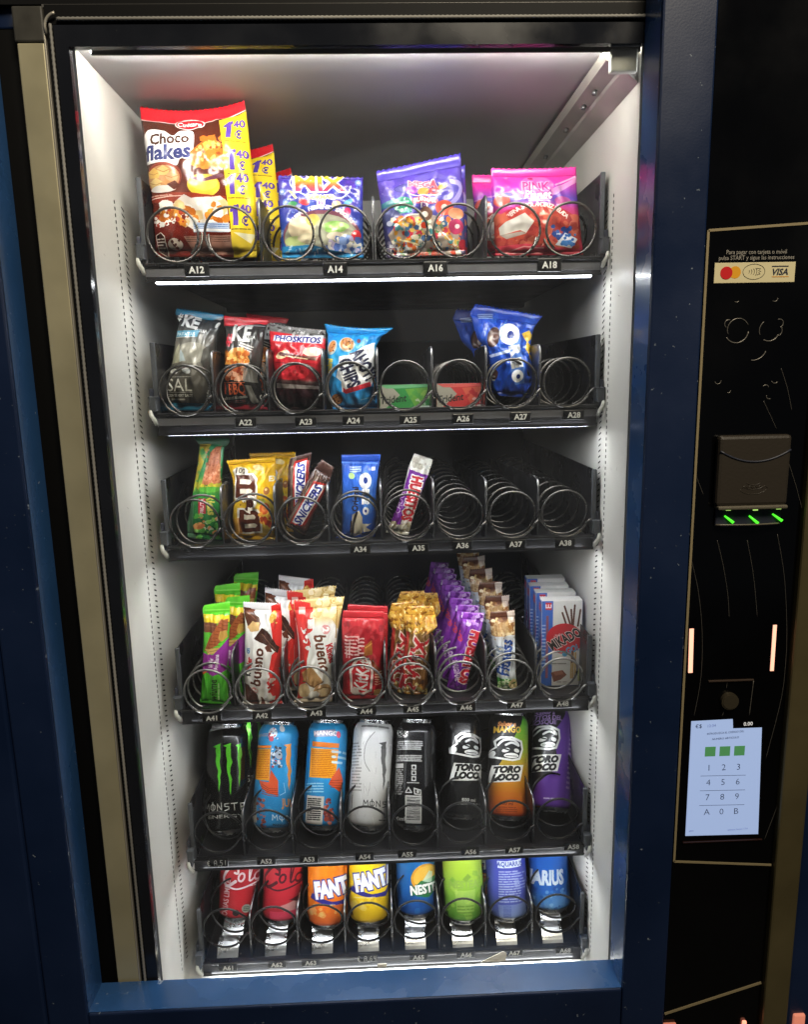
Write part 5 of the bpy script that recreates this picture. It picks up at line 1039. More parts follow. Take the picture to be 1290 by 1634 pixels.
c = copy_tree(o, WL[o.name] + np.array([.004, .028, .0]), (0, .01, -.04)); tag(c, 'red wafer bar directly behind the front one in coil A44', 'chocolate bar', 'red wafer bars')
c_M = (600, 890, .2868)
def d_twix(c):
    c.vgrad([(0, '#8c6a34'), (.08, '#a8803c'), (.15, '#8a5a2c'), (.4, '#7a5c34'), (.7, '#8c6a3c'), (.74, '#c89a3c'), (1, '#d8a848')])
    c.blobs((90, 190, 350, 410), ['#f0c868', '#a86c1c', '#e8b03c', '#fff0b8', '#7c4c14', '#c8882c'], 330, 4, 15, 4, .9, .5); c.blobs((130, 690, 290, 780), ['#e8a84c', '#8a541c', '#d8c07c', '#f4e0a0'], 40, 6, 18, 5); c.poly([(150, 420), (185, 400), (160, 640), (135, 700)], '#a8322c')
    c.text('TWIX', 212, 580, 84, '#c42a36', rot=73, w=315, bold=.03, out=('#f2e2dc', .05)); c.line([(280, 400), (272, 700)], 10, '#5c3a1c', .6)
o = make_bag('twin_bar', c_M, [(118, 752), (130, 700), (150, 560), (172, 420), (150, 350), (180, 270)], [(285, 772), (292, 660), (296, 540), (300, 420), (345, 380), (318, 268)], d_twix, FZ[3], lean=.2, thick=.024, seal=(.04, .10), seed=89, wr=1.9)
tag(o, 'golden brown twin bar with large red letters, front of coil A45', 'chocolate bar', 'golden twin bars')
for k, (dx, yy, dz, lab) in enumerate(((-.016, .020, .0, 'second golden twin bar, left of and behind the front one in coil A45'), (-.008, .052, .008, 'third golden twin bar, crumpled golden top behind the front two'), (.008, .070, .0, 'fourth golden twin bar, dark golden side right of the front one'))):
    c = copy_tree(o, WL[o.name] + np.array([dx, yy, dz]), (0, -.05 + .05 * k, .08)); tag(c, lab, 'chocolate bar', 'golden twin bars')
def d_hpur(c):
    c.vgrad([(0, '#6a1f8c'), (.3, '#7c2aa4'), (.8, '#8a3ab4'), (1, '#9a48c4')])
    c.blobs((400, 310, 620, 740), ['#a45ccc', '#5a1878', '#8434ac'], 50, 8, 30, 4, .5); c.poly([(505, 400), (590, 420), (520, 700), (460, 690)], '#cc2e40', .0)
    c.text('HUESITOS', 528, 548, 66, '#c62c3c', rot=-104, w=300, bold=.06, out=('#f4d8dc', .06)); c.text('ORIGINAL', 447, 620, 27, '#e8d4f0', rot=-82, w=118, bold=.03); c.text('Choco', 462, 400, 34, '#d84a64', rot=-75, sx=.8, bold=.05); c.blobs((500, 315, 600, 370), ['#c088e0', '#e0c0f0', '#6a2090'], 26, 5, 14, 6)
o = make_bag('wafer_bar', c_M, [(395, 722), (410, 640), (440, 500), (470, 390), (488, 300)], [(497, 755), (520, 650), (552, 520), (590, 400), (605, 308)], d_hpur, FZ[3], lean=.22, thick=.018, seal=(.05, .09), seed=97, wr=1.3, nu=26, nv=36)
tag(o, 'purple wafer bar with red letters, front of coil A46', 'chocolate bar', 'purple wafer bars in coil A46')
behind(o, 8, (-.0042, .0265, .0030), '%s purple wafer bar from the front in coil A46', 'chocolate bar', 'purple wafer bars in coil A46')
def d_fit(c):
    c.vgrad([(0, '#3a8c3c'), (.17, '#4c9c40'), (.175, '#d8c090'), (.45, '#e0d2b4'), (.6, '#d8c8a8'), (.68, '#a87a4c'), (.86, '#b89468'), (.9, '#6a4030'), (1, '#5a3426')])
    c.blobs((640, 340, 790, 430), ['#d8b47c', '#8c5c34', '#f0dcb0', '#a87844'], 70, 5, 14, 4); c.ell(690, 390, 44, 40, '#d8b88c', 0, .5); c.poly([(730, 300), (775, 290), (770, 350), (740, 360)], '#f0e4d8', .8)
    c.poly([(645, 430), (780, 420), (780, 670), (668, 660)], '#d2dcec', .85); c.text('Fitness', 712, 545, 66, '#2c50a0', rot=83, w=205, bold=.035, shear=.2); c.fine(672, 470, 700, 540, 3, '#8898b8', 5, 0)
    c.blobs((650, 420, 790, 670), ['#c8a878', '#8c6840'], 22, 2, 5, 7); c.text('con', 684, 712, 36, '#c8e8a8', rot=84, sx=.8, bold=.04); c.text('dark', 716, 700, 36, '#e0f0c8', rot=84, sx=.8, bold=.05); c.ell(762, 697, 26, 32, '#d8c48c'); c.line([(745, 710), (780, 680)], 6, '#4a7c30')
o = make_bag('cereal_bar', c_M, [(678, 728), (672, 650), (648, 450), (632, 350), (640, 300)], [(788, 735), (780, 640), (776, 450), (775, 350), (772, 290)], d_fit, FZ[3], lean=.22, thick=.02, seal=(.04, .08), seed=101, wr=1.3, nu=26, nv=36)
tag(o, 'beige and brown cereal bar with blue script, front of coil A47', 'cereal bar', 'cereal bars in coil A47')
behind(o, 5, (-.0062, .034, .0135), '%s cereal bar from the front in coil A47', 'cereal bar', 'cereal bars in coil A47', seed=5)
def d_mik(c):
    c.vgrad([(0, '#d8d4cc'), (.25, '#d8d6d0'), (1, '#e2e2e0')])
    for x0, y0, x1, y1 in ((1040, 230, 1060, 300), (1052, 190, 1085, 310), (1088, 210, 1092, 300), (1108, 182, 1098, 310), (1138, 210, 1124, 310)): c.line([(x0, y0), (x1, y1)], 10, '#5a3426')
    c.poly([(900, 140), (992, 140), (978, 700), (900, 700)], '#3d68bc'); c.poly([(952, 250), (966, 250), (958, 640), (944, 640)], '#8a5468'); c.fine(925, 300, 945, 600, 14, '#a8c0e8', 5, 0, .4)
    c.rect(950, 170, 982, 214, '#c8303c'); c.text('LU', 966, 192, 20, '#f4e8e8', bold=.06)
    c.ell(1052, 392, 100, 96, '#c8242e'); c.text('MIKADO', 1052, 392, 58, '#1e1a1c', rot=31, w=190, bold=.035, out=('#e8d0cc', .05)); c.text('GO!', 1092, 457, 40, '#58a8d0', rot=24, w=72, bold=.04, shear=.2); c.ell(1052, 490, 14, 14, '#4a9cc8'); c.text('cho', 1010, 370, 20, '#f4dcdc', rot=30)
    for x in (1090, 1100, 1112): c.line([(x, 480), (x - 6, 640)], 9, '#c8a468')
    c.line([(1095, 470), (1090, 540)], 9, '#6a4030'); c.poly([(975, 605), (1040, 590), (1062, 620), (1030, 650), (990, 665)], '#7c4a38'); c.poly([(985, 600), (1035, 590), (1045, 615), (1000, 625)], '#9c6450'); c.rect(975, 545, 1080, 560, '#c8c4bc', .6); c.fine(960, 540, 1060, 556, 1, '#8c8880', 3); c.rect(1122, 580, 1136, 660, '#d8d890'); c.fine(1010, 655, 1080, 675, 1, '#a8a49c', 8)
def d_mikside(c):
    c.vgrad([(0, '#3a62b4'), (1, '#3f6cc0')]); c.a[int(c.H * .86):int(c.H * .95), int(c.W * .1):int(c.W * .7)] = hx('#c83a48'); c.a[int(c.H * .05):int(c.H * .78), int(c.W * .55):int(c.W * .7)] = hx('#8c4c5c')
    for k in range(7): c.a[int(c.H * (.15 + .08 * k)):int(c.H * (.17 + .08 * k)), int(c.W * .15):int(c.W * .45)] = hx('#a8c0e4')
o = card_box('stick_box', c_M, [(930, 162), (1152, 152), (1140, 688), (918, 690)], d_mik, '#dcdad4', d_mikside, '#3f6cc0', FZ[3], .024, yaw=-.03, hgt=.137)
tag(o, 'white and blue chocolate stick box, front of coil A48', 'snack box', 'chocolate stick boxes in coil A48')
behind(o, 3, (-.002, .030, .003), '%s chocolate stick box from the front in coil A48', 'snack box', 'chocolate stick boxes in coil A48', tilt=.012)
# ------------------------------------------------------------------ cans: a lathed wall, silver base rim, lid with its tab
M_alu = mat('can_aluminium', (205, 206, 208), 0.24, metal=1.0, var=(50, 0.1))
def lathe(prof, n=48, u0=0.0, closed=False):
    vs, fs, uv = [], [], []
    for (r, z, v) in prof:
        for k in range(n + 1):
            a = 2 * math.pi * k / n                      # u = .5 faces the viewer (-y)
            vs.append((r * math.sin(a - math.pi), -r * math.cos(a - math.pi), z)); uv.append((k / n, v))
    m = n + 1
    for j in range(len(prof) - 1):
        for k in range(n): fs.append((j * m + k, j * m + k + 1, (j + 1) * m + k + 1, (j + 1) * m + k))
    return vs, fs, uv
def mk(name, prof, m, n=48):
    vs, fs, uv = lathe(prof, n); me = bpy.data.meshes.new(name); me.from_pydata(vs, [], fs); me.materials.append(m)
    ul = me.uv_layers.new(name='print'); li = np.zeros(len(me.loops), np.int32); me.loops.foreach_get('vertex_index', li); ul.data.foreach_set('uv', np.array(uv)[li].ravel())
    me.polygons.foreach_set('use_smooth', [True] * len(fs)); me.update(); return me
CANPARTS = {}
def can_parts(H, R):
    k = (H, R)
    if k in CANPARTS: return CANPARTS[k]
    rim = mk('base_rim', [(0.001, .004, 0), (R * .62, .0065, 0), (R * .70, .001, 0), (R * .745, 0, 0), (R * .79, .0015, 0), (R * .86, .006, 0), (R * .875, .0075, 0)], M_alu)
    lid = mk('lid', [(R * .795, H - .0055, 1), (R * .80, H - .002, 1), (R * .815, H - .0004, 1), (R * .80, H + .0002, 1), (R * .775, H - .001, 1), (R * .755, H - .005, 1), (R * .73, H - .0045, 1), (.001, H - .004, 1)], M_alu)
    t = MB(); t.tube([(.0065 * math.cos(a), -.004 + .011 * math.sin(a), H - .0028) for a in np.linspace(0, 2 * math.pi, 19)], .0011, 6); t.box((-.005, -.009, H - .0036), (.005, .002, H - .0026))
    tab = t.mesh('pull_tab', M_alu)
    CANPARTS[k] = (rim, lid, tab); return CANPARTS[k]
def can(name, crop, bot, top, H, draw, bg, floor_z, label, group=None, R=.033, metal=.35, rough=.3, spin=0.0, tilt=None, drop=.0):
    cx, cy, s = crop; xb, yb, hb = bot; xt, yt, ht = top
    def fwd(p):
        v = (yb - p[:, 1]) / (yb - yt)
        for _ in range(2):
            xc = xb + (xt - xb) * v; hw = hb + (ht - hb) * v; q = (p[:, 0] - xc) / hw; qc = np.clip(q, -.999, .999)
            v = (yb - (p[:, 1] - .16 * hw * (np.sqrt(1 - qc * qc) - 1))) / (yb - yt)
        th = np.arcsin(qc) + np.sign(q) * np.maximum(np.abs(q) - .999, 0) * 1.3
        return np.stack([.5 + th / (2 * math.pi), v], 1)
    W = 640; k = W / (2 * math.pi * (hb + ht) / 2); b = Board(W, int(H / (2 * math.pi * R) * W), fwd, k, bg); draw(b)
    m = print_mat(name + '_ink', b.image(name + '_print'), rough, metal, bump=None, coat=.25)
    prof = [(R * .875, .0075, 0.0), (R * .95, .0095, .02), (R * .99, .0125, .05), (R, .016, .09), (R, .35 * H, .35), (R, H - .0205, 1), (R * .985, H - .0165, .92), (R * .93, H - .0115, .96), (R * .84, H - .0065, .99), (R * .795, H - .0055, 1.0)]
    prof = [(r, z, z / H) for r, z, v in prof]
    me = mk(name, prof, m); rim, lid, tab = can_parts(H, R)
    rb = R * .79; ax = Vector((0, .36, 1)).normalized()
    for _ in range(4):                          # the can leans back: its front edge is lifted, its rear edge rests on the shelf
        sn = abs(ax.y); zf = floor_z + drop + 2 * rb * sn
        F = atz(cx + xb * s, cy + yb * s, zf)
        if F[1] < .006: F = at(cx + xb * s, cy + yb * s, .006)
        base = F + np.array([0, rb * ax.z, -rb * sn])
        if tilt is None:
            d = ray(cx + xt * s, cy + yt * s); d = d / np.linalg.norm(d); oc = CAM - base
            B = oc @ d; D = B * B - (oc @ oc - H * H); top3 = CAM + d * (-B + math.sqrt(max(D, 0)))
            ax = Vector(top3 - base).normalized()
            ax = Vector((ax.x, min(max(ax.y, .05), .42), ax.z)).normalized()
        else: ax = Vector(tilt).normalized()
    o = place(name, me, base)
    o.rotation_mode = 'XYZ'; o.rotation_euler = (Vector((0, 0, 1)).rotation_difference(ax).to_matrix() @ Matrix.Rotation(spin, 3, 'Z')).to_euler()
    for nm, mm in (('base_rim', rim), ('lid', lid)):
        c = place(nm, mm, base, o); c.location = (0, 0, 0)
        if nm == 'lid': t_ = place('pull_tab', tab, base, c); t_.location = (0, 0, 0)
    tag(o, label, 'drink can', group); return o
def claw(c, x, y, w_, h_, cols, n=3, lean=0.0):
    for k in range(n):
        x0 = x + k * w_ * .40; ww = w_ * (.17 if k < 2 else .10); hh = h_ * (1.0, 1.08, .92)[k]; g = random.Random(k + 3)
        L = [(x0 - ww * .9, y + h_ * .03), (x0 - ww * .1, y + h_ * .07)]; Rr = [(x0 + ww * .9, y - h_ * .02), (x0 + ww * .75, y + h_ * .06)]
        for i in range(1, 9):
            f = i / 9; t = ww * (.62 * (1 - f) + .06); m = x0 + ww * .35 + g.uniform(-.10, .10) * ww * 2 + lean * f - k * f * w_ * .06
            L.append((m - t * g.uniform(.75, 1.25), y + hh * f)); Rr.append((m + t * g.uniform(.75, 1.25), y + hh * (f + .02)))
        c.poly(L + [((L[-1][0] + Rr[-1][0]) / 2, y + hh)] + Rr[::-1], cols[k % len(cols)])
c_N, c_N2, c_O = (320, 1140, .124), (280, 1130, .279), (610, 1120, .2713)
def monster(c, x, y, h, col, wl):              # angular capitals, wl: advance per letter
    S = {'M': [[(0, 1), (.08, 0), (.4, .62), (.78, 0), (.86, 1)]], 'O': [[(.05, .3), (.4, .02), (.8, .3), (.78, .75), (.4, 1), (.06, .72), (.05, .3)], [(.42, -.22), (.42, 1.25)]], 'N': [[(.05, 1), (.05, .05), (.75, .95), (.75, -.05)]],
         'S': [[(.75, .05), (.1, .12), (.12, .45), (.7, .5), (.72, .85), (.05, 1.05)]], 'T': [[(-.05, .08), (.85, 0)], [(.4, .05), (.38, 1)]], 'E': [[(.75, .02), (.1, .05), (.08, 1), (.75, .98)], [(.1, .5), (.6, .5)]], 'R': [[(.08, 1), (.08, 0), (.7, .1), (.65, .45), (.1, .55), (.75, 1)]]}
    for i, ch in enumerate('MONSTER'):
        for st in S[ch]: c.line([(x + wl * (i + a * .86), y + (b_ - .5) * h) for a, b_ in st], h * .13, col)
def d_m1(c):
    c.vgrad([(0, '#101010'), (.5, '#161616'), (.9, '#1a1a1a'), (1, '#2c2c2c')]); claw(c, 270, 385, 340, 620, ['#58c62c', '#62d030', '#5cba38'])
    c.fine(130, 150, 620, 200, 1, '#d8d8d8', 4, 3, .7); monster(c, 85, 1190, 90, '#e2e2de', 82); c.text('ENERGY', 330, 1310, 44, '#c4c4c0', sx=1.7, bold=.01); c.fine(-200, 600, 30, 1300, 18, '#6c6c6c', 5)
    c.poly([(640, 120), (700, 120), (670, 420), (655, 420)], '#3c8a38')
can('energy_can', c_N, (290, 1560, 225), (375, 120, 285), .168, d_m1, '#141414', FZ[4], 'black energy drink can with three green claw marks', 'energy drink cans', rough=.2, metal=.5)
def d_juice(x0):
    def d(c):
        c.vgrad([(0, '#1c7ab4'), (.2, '#2286c4'), (.6, '#2a96d4'), (.9, '#2c9edc'), (1, '#34a4e0')])
        D = x0; c.blobs((D - 400, 100, D + 600, 1500), ['#3aaae4', '#1c78b4'], 60, 10, 40, 3, .4)
        c.ell(D + 245, 240, 60, 70, '#dce4ec', 0, .9); c.blobs((D + 190, 180, D + 310, 320), ['#2c5c98', '#f4f4f4', '#d83848'], 24, 6, 18, 5); c.ell(D + 225, 320, 32, 34, '#c83c54'); c.ell(D + 370, 180, 36, 44, '#eef2f6'); c.text('MANGO', D + 95, 265, 40, '#d8a0a0', sx=.8, bold=.03)
        c.poly([(D + 15, 385), (D + 225, 405), (D + 215, 440), (D + 15, 430)], '#e87c14'); c.poly([(D + 8, 440), (D + 215, 450), (D + 185, 860), (D - 15, 830)], '#f0a01c'); c.fine(D + 20, 460, D + 190, 830, 16, '#c86c10', 7, -1)
        c.blobs((D + 210, 420, D + 340, 700), ['#8a94a4', '#e8ecf0', '#3c4654', '#c84048'], 44, 10, 24, 6); c.ell(D + 310, 530, 44, 50, '#b8c0cc'); c.ell(D + 320, 520, 12, 12, '#202830')
        c.poly([(D + 60, 860), (D + 180, 880), (D + 210, 720), (D + 290, 860), (D + 280, 1050), (D + 150, 1010), (D + 80, 940)], '#d8562c'); 
        for k in range(5): c.line([(D + 90, 900 + 30 * k), (D + 180, 960 + 22 * k), (D + 280, 960 + 24 * k)], 8, '#9c3418')
        claw(c, D + 420, 375, 300, 600, ['#e8943c', '#4c88b0', '#e89c54'], lean=-30); c.line([(D + 300, 1040), (D + 360, 1000), (D + 350, 880)], 6, '#c0e0f4')
        c.rect(D - 55, 1060, D + 25, 1390, '#b8b4a8'); c.bars(D - 50, 1070, D + 20, 1300, 4); c.blobs((D + 30, 1090, D + 120, 1460), ['#8c3c34', '#6a2c2c', '#c06a54', '#2a80b8'], 50, 10, 26, 8)
        c.text('JUICED', D + 310, 1130, 100, '#d89048', w=250, bold=.03, anchor='l'); monster(c, D + 205, 1320, 66, '#d8e0e8', 72); c.text('MANGO LOCO', D + 205, 1410, 30, '#1c3c5c', anchor='l', bold=.03, w=260)
    return d
can('energy_can', c_N, (880, 1520, 225), (1035, 90, 265), .168, d_juice(725), '#2a96d4', FZ[4], 'blue energy drink can with orange panel and orange claw marks on its right', 'energy drink cans', metal=.25)
def d_j2(c):                                   # the same printing, turned so the panel and barcode face the glass
    c.vgrad([(0, '#1c7ab4'), (.6, '#2a96d4'), (1, '#34a4e0')]); c.blobs((680, 70, 1010, 690), ['#3aaae4', '#1c78b4'], 50, 5, 20, 3, .4)
    c.line([(775, 90), (740, 600)], 16, '#1c6ca4', .6); c.poly([(796, 135), (925, 125), (930, 165), (800, 172)], '#c88c8c', .6); c.text('MANGO', 870, 150, 26, '#e0d8d8', sx=1.0, bold=.03); c.ell(942, 155, 12, 20, '#c8405c')
    c.poly([(790, 195), (945, 205), (942, 232), (788, 225)], '#e87c14'); c.poly([(780, 232), (940, 240), (920, 405), (768, 400)], '#f2a21c'); c.fine(785, 242, 925, 398, 15, '#c86c10', 7, -1)
    c.poly([(900, 400), (940, 340), (960, 420), (940, 480), (880, 440)], '#d8562c')
    for k in range(4): c.line([(890, 420 + 12 * k), (955, 410 + 16 * k)], 4, '#9c3418')
    c.fine(750, 430, 850, 490, 4, '#a8d8f0', 4); c.poly([(755, 500), (855, 510), (840, 665), (740, 655)], '#d4d0c8'); c.fine(760, 515, 835, 640, 11, '#1c1c20', 5, -3, .6); c.blobs((855, 510, 900, 660), ['#a84838', '#7c3430', '#d8806a'], 40, 6, 14, 8); c.fine(905, 240, 985, 330, 3, '#c8e0f0', 9)
can('energy_can', c_N2, (835, 700, 118), (880, 72, 116), .168, d_j2, '#2a96d4', FZ[4], 'blue energy drink can turned to its orange panel and barcode', 'energy drink cans', metal=.25)
def d_m4(c):
    c.vgrad([(0, '#b8b8b8'), (.5, '#d0d0d0'), (1, '#d8d8d8')])
    g = random.Random(3)
    for k in range(60): x, y = g.uniform(980, 1250), g.uniform(70, 690); c.line([(x, y), (x + g.uniform(-20, 20), y + g.uniform(10, 60))], 2.0, g.choice(['#8c8c8c', '#e8e8e8', '#9c9c9c']), .8)
    c.line([(1140, 130), (1090, 200), (1080, 300), (1110, 360)], 5, '#8a8a8a', smooth=True); c.fine(1060, 85, 1240, 110, 1, '#6c6c6c', 4); c.fine(1005, 190, 1060, 480, 16, '#8c8c8c', 6); claw(c, 1185, 185, 150, 280, ['#4c4c4c', '#f0f0f0', '#5c5c5c'])
    c.poly([(1175, 230), (1205, 220), (1190, 450)], '#5a5a5a'); monster(c, 1074, 542, 34, '#2c2c2c', 36); c.fine(1165, 625, 1240, 640, 1, '#3c3c3c', 3); c.line([(1010, 500), (1005, 570)], 7, '#5c5c5c')
can('energy_can', c_N2, (1092, 700, 120), (1140, 60, 117), .168, d_m4, '#c4c4c4', FZ[4], 'white energy drink can with grey claw marks', 'energy drink cans', metal=.2, rough=.34)
def bull(c, x, y, k):
    c.poly([(x - 95 * k, y + 10 * k), (x - 60 * k, y - 20 * k), (x - 70 * k, y - 55 * k), (x - 40 * k, y - 80 * k), (x + 20 * k, y - 80 * k), (x + 75 * k, y - 60 * k), (x + 85 * k, y - 10 * k), (x + 70 * k, y + 50 * k), (x + 30 * k, y + 62 * k), (x - 20 * k, y + 55 * k), (x - 60 * k, y + 45 * k), (x - 95 * k, y + 35 * k)], '#efefec')
    c.poly([(x - 82 * k, y + 12 * k), (x - 50 * k, y - 15 * k), (x - 58 * k, y - 50 * k), (x - 35 * k, y - 68 * k), (x + 20 * k, y - 68 * k), (x + 65 * k, y - 50 * k), (x + 74 * k, y - 10 * k), (x + 60 * k, y + 40 * k), (x + 28 * k, y + 50 * k), (x - 18 * k, y + 44 * k), (x - 60 * k, y + 34 * k)], '#161618')
    c.line([(x - 48 * k, y - 30 * k), (x - 20 * k, y - 58 * k), (x + 30 * k, y - 58 * k), (x + 58 * k, y - 30 * k), (x + 20 * k, y - 44 * k), (x - 10 * k, y - 30 * k)], 11 * k, '#efefec', smooth=True)
    c.ell(x - 68 * k, y + 18 * k, 13 * k, 17 * k, '#efefec'); c.ell(x - 8 * k, y, 20 * k, 12 * k, '#efefec', -20); c.ell(x + 48 * k, y, 15 * k, 11 * k, '#efefec', 20); c.line([(x - 24 * k, y - 12 * k), (x + 6 * k, y - 2 * k)], 7 * k, '#161618'); c.ell(x + 22 * k, y + 30 * k, 38 * k, 15 * k, '#f4f4f2'); c.line([(x - 6 * k, y + 32 * k), (x + 50 * k, y + 32 * k)], 3 * k, '#161618')
def toro(c, x, y, k):
    c.poly([(x - 72 * k, y - 48 * k), (x + 92 * k, y - 56 * k), (x + 78 * k, y + 44 * k), (x - 90 * k, y + 54 * k)], '#efefec')
    for q, dy in (('TORO', -22), ('LOCO', 24)): c.text(q, x + (3 - dy * .15) * k, y + dy * k, 36 * k, '#141416', rot=3, w=142 * k, bold=.075, shear=.25)
def d_b5(c):
    c.vgrad([(0, '#141416'), (1, '#232326')]); c.poly([(85, 150), (155, 158), (145, 198), (95, 195)], '#e8e8e6'); c.text('TORO', 120, 165, 18, '#1c1c1c', bold=.05, shear=.2); c.text('LOCO', 118, 185, 18, '#1c1c1c', bold=.05, shear=.2)
    c.fine(82, 218, 228, 276, 5, '#dcdcdc', 4, 0, .6); c.fine(82, 305, 224, 346, 4, '#dcdcdc', 5, 0, .6); c.rect(82, 358, 128, 385, '#d0d0d0'); c.fine(85, 390, 125, 545, 13, '#b8b8b8', 6, 0, .6)
    for k in range(3): c.rect(170, 365 + 34 * k, 196, 394 + 34 * k, '#d8d8d8'); c.ell(183, 380 + 34 * k, 7, 9, '#202024')
    c.fine(148, 466, 210, 478, 1, '#c8c8c8', 7); c.line([(140, 530), (155, 500), (172, 530), (140, 530)], 6, '#d8d8d8'); c.line([(185, 505), (220, 515), (222, 540), (188, 538), (185, 505)], 6, '#d8d8d8'); c.ell(205, 524, 8, 9, '#d8d8d8')
    c.rect(138, 546, 226, 710, '#dcdcda'); c.bars(146, 556, 218, 690, 9, ink='#3c3c40'); c.text('500ml', 100, 685, 22, '#c8c8c8', bold=.03)
can('energy_can', c_O, (190, 755, 112), (205, 88, 110), .168, d_b5, '#161618', FZ[4], 'black energy drink can turned to its barcode and small print', 'energy drink cans', metal=.4, rough=.22)
def d_b6(c): c.vgrad([(0, '#131314'), (1, '#1e1e20')]); bull(c, 480, 290, .98); toro(c, 484, 426, .95); c.text('500 ml', 497, 583, 18, '#c8c8c6', bold=.03); c.fine(425, 600, 560, 614, 1, '#b4b4b2', 5, 2)
can('energy_can', c_O, (478, 692, 100), (450, 84, 103), .168, d_b6, '#161618', FZ[4], 'plain black energy drink can with white bull head emblem', 'energy drink cans', metal=.4, rough=.22)
def d_b7(c):
    c.a[:] = hx('#1b1a1a'); N = 24
    for i in range(N):
        f0, f1 = i / N, (i + 1.05) / N; yA, yB = 70 + f0 * 640, 70 + f1 * 640
        def xl(y): return 812 - (y - 60) * .42 if y < 360 else 690 - (y - 360) * .55
        t = (f0 + f1) / 2; col = [np.interp(t, [0, .3, .5, .75, 1], v) for v in ((70, 150, 190, 200, 205), (170, 190, 150, 110, 70), (40, 40, 30, 28, 34))]
        c.poly([(xl(yA), yA), (1000, yA), (1000, yB), (xl(yB), yB)], col)
    c.text('Sabor a', 702, 148, 24, '#d88a4c', bold=.04, sx=.9, shear=.1); c.text('MANGO', 708, 180, 36, '#e8b83c', w=138, bold=.03); bull(c, 712, 302, 1.0); toro(c, 715, 432, .95); c.text('500 ml', 725, 602, 17, '#7c3014', bold=.03); c.fine(680, 618, 780, 650, 3, '#8c3c18', 5)
can('energy_can', c_O, (756, 700, 102), (722, 76, 106), .168, d_b7, '#1c1a1a', FZ[4], 'black and orange mango energy drink can with green streak', 'energy drink cans', metal=.3)
def d_b8(c):
    c.a[:] = hx('#1d1c22'); c.poly([(1045, 40), (1000, 140), (955, 220), (985, 340), (990, 420), (910, 500), (880, 660), (1250, 660), (1250, 40)], '#6a3ca4'); c.poly([(1040, 120), (1100, 80), (1120, 600), (1060, 640)], '#7c4cb8', .7)
    c.text('Sabor a', 905, 106, 22, '#a888c8', bold=.03); c.text('FRUTOS DEL', 905, 134, 25, '#a888c8', bold=.03, sx=.9); c.text('BOSQUE', 905, 160, 25, '#a888c8', bold=.03, sx=.9); bull(c, 915, 258, .98); toro(c, 925, 388, .95); c.fine(948, 570, 1010, 584, 1, '#e0d4f0', 5); c.fine(1060, 200, 1074, 520, 12, '#c0a8dc', 8)
can('energy_can', c_O, (1010, 648, 102), (962, 64, 112), .168, d_b8, '#1d1c22', FZ[4], 'black and purple energy drink can at the right end of its shelf', 'energy drink cans', metal=.3)
# lowest shelf: small soft drink cans standing on the metal flaps
c_P, c_Q = (280, 1350, .279), (600, 1350, .279)
def script(c, x, y, k, col, first='C'):        # flowing hand-drawn letters
    c.line([(x + 60 * k, y - 40 * k), (x + 20 * k, y - 55 * k), (x - 25 * k, y + 5 * k), (x - 5 * k, y + 55 * k), (x + 45 * k, y + 30 * k)], 17 * k, col, smooth=True); c.line([(x + 60 * k, y - 40 * k), (x + 58 * k, y - 14 * k), (x + 40 * k, y - 18 * k)], 12 * k, col, smooth=True)
    c.line([(x - 5 * k, y + 55 * k), (x + 60 * k, y + 72 * k), (x + 160 * k, y + 40 * k), (x + 200 * k, y + 6 * k)], 9 * k, col, smooth=True)
    for dx in (78, 160): c.line([(x + dx * k + 16 * k * math.cos(a) + 4 * k * math.sin(a), y + 8 * k - 22 * k * math.sin(a)) for a in np.linspace(0, 6.4, 14)], 11 * k, col)
    c.line([(x + 118 * k, y + 26 * k), (x + 138 * k, y - 58 * k), (x + 124 * k, y - 50 * k), (x + 120 * k, y + 28 * k), (x + 142 * k, y + 18 * k)], 10 * k, col, smooth=True); c.line([(x + 180 * k, y - 14 * k), (x + 178 * k, y + 28 * k), (x + 196 * k, y + 20 * k)], 10 * k, col, smooth=True)
def d_c1(c): c.vgrad([(0, '#b8343c'), (.5, '#c0262e'), (1, '#c8343a')]); script(c, 300, 185, .95, '#f4eaea'); c.text('CALORIAS LIMITE', 292, 330, 30, '#e8c8cc', rot=86, sx=.75, bold=.02); c.ell(348, 378, 17, 17, '#2c2426'); c.ell(398, 358, 22, 22, '#a8a8a0'); c.fine(385, 345, 412, 372, 3, '#3c5c4c', 4); c.fine(410, 236, 440, 246, 1, '#f0e4e4', 5)
def d_c2(c): c.vgrad([(0, '#a02430'), (.5, '#c02a36'), (1, '#d4404a')]); script(c, 530, 185, 1.0, '#4a1620'); c.poly([(600, 340), (690, 300), (700, 360), (620, 372)], '#c8b4ac', .7); c.poly([(640, 310), (700, 280), (700, 330)], '#3c2020', .8); c.poly([(545, 370), (690, 360), (690, 430), (550, 440)], '#d0405c', .8)
def fanta(x, y, top, body, low):
    def d(c):
        c.vgrad([(0, low), (.35, body), (.8, top), (1, top)]); c.poly([(x - 50, y + 20), (x + 60, y + 68), (x + 130, y + 62), (x + 210, y - 30), (x + 210, y + 20), (x + 130, y + 90), (x + 20, y + 80), (x - 60, y + 50)], '#2e2c86'); c.text('FANTA', x + 76, y - 14, 88, '#eef0f4', rot=10, w=232, bold=.07, out=('#33308a', .06))
        c.fine(x - 40, y + 80, x + 80, y + 92, 1, '#e8d8a0', 4); c.blobs((x - 60, y + 90, x + 140, y + 150), [top, low, '#f0d890'], 20, 8, 22, 5, .5)
    return d
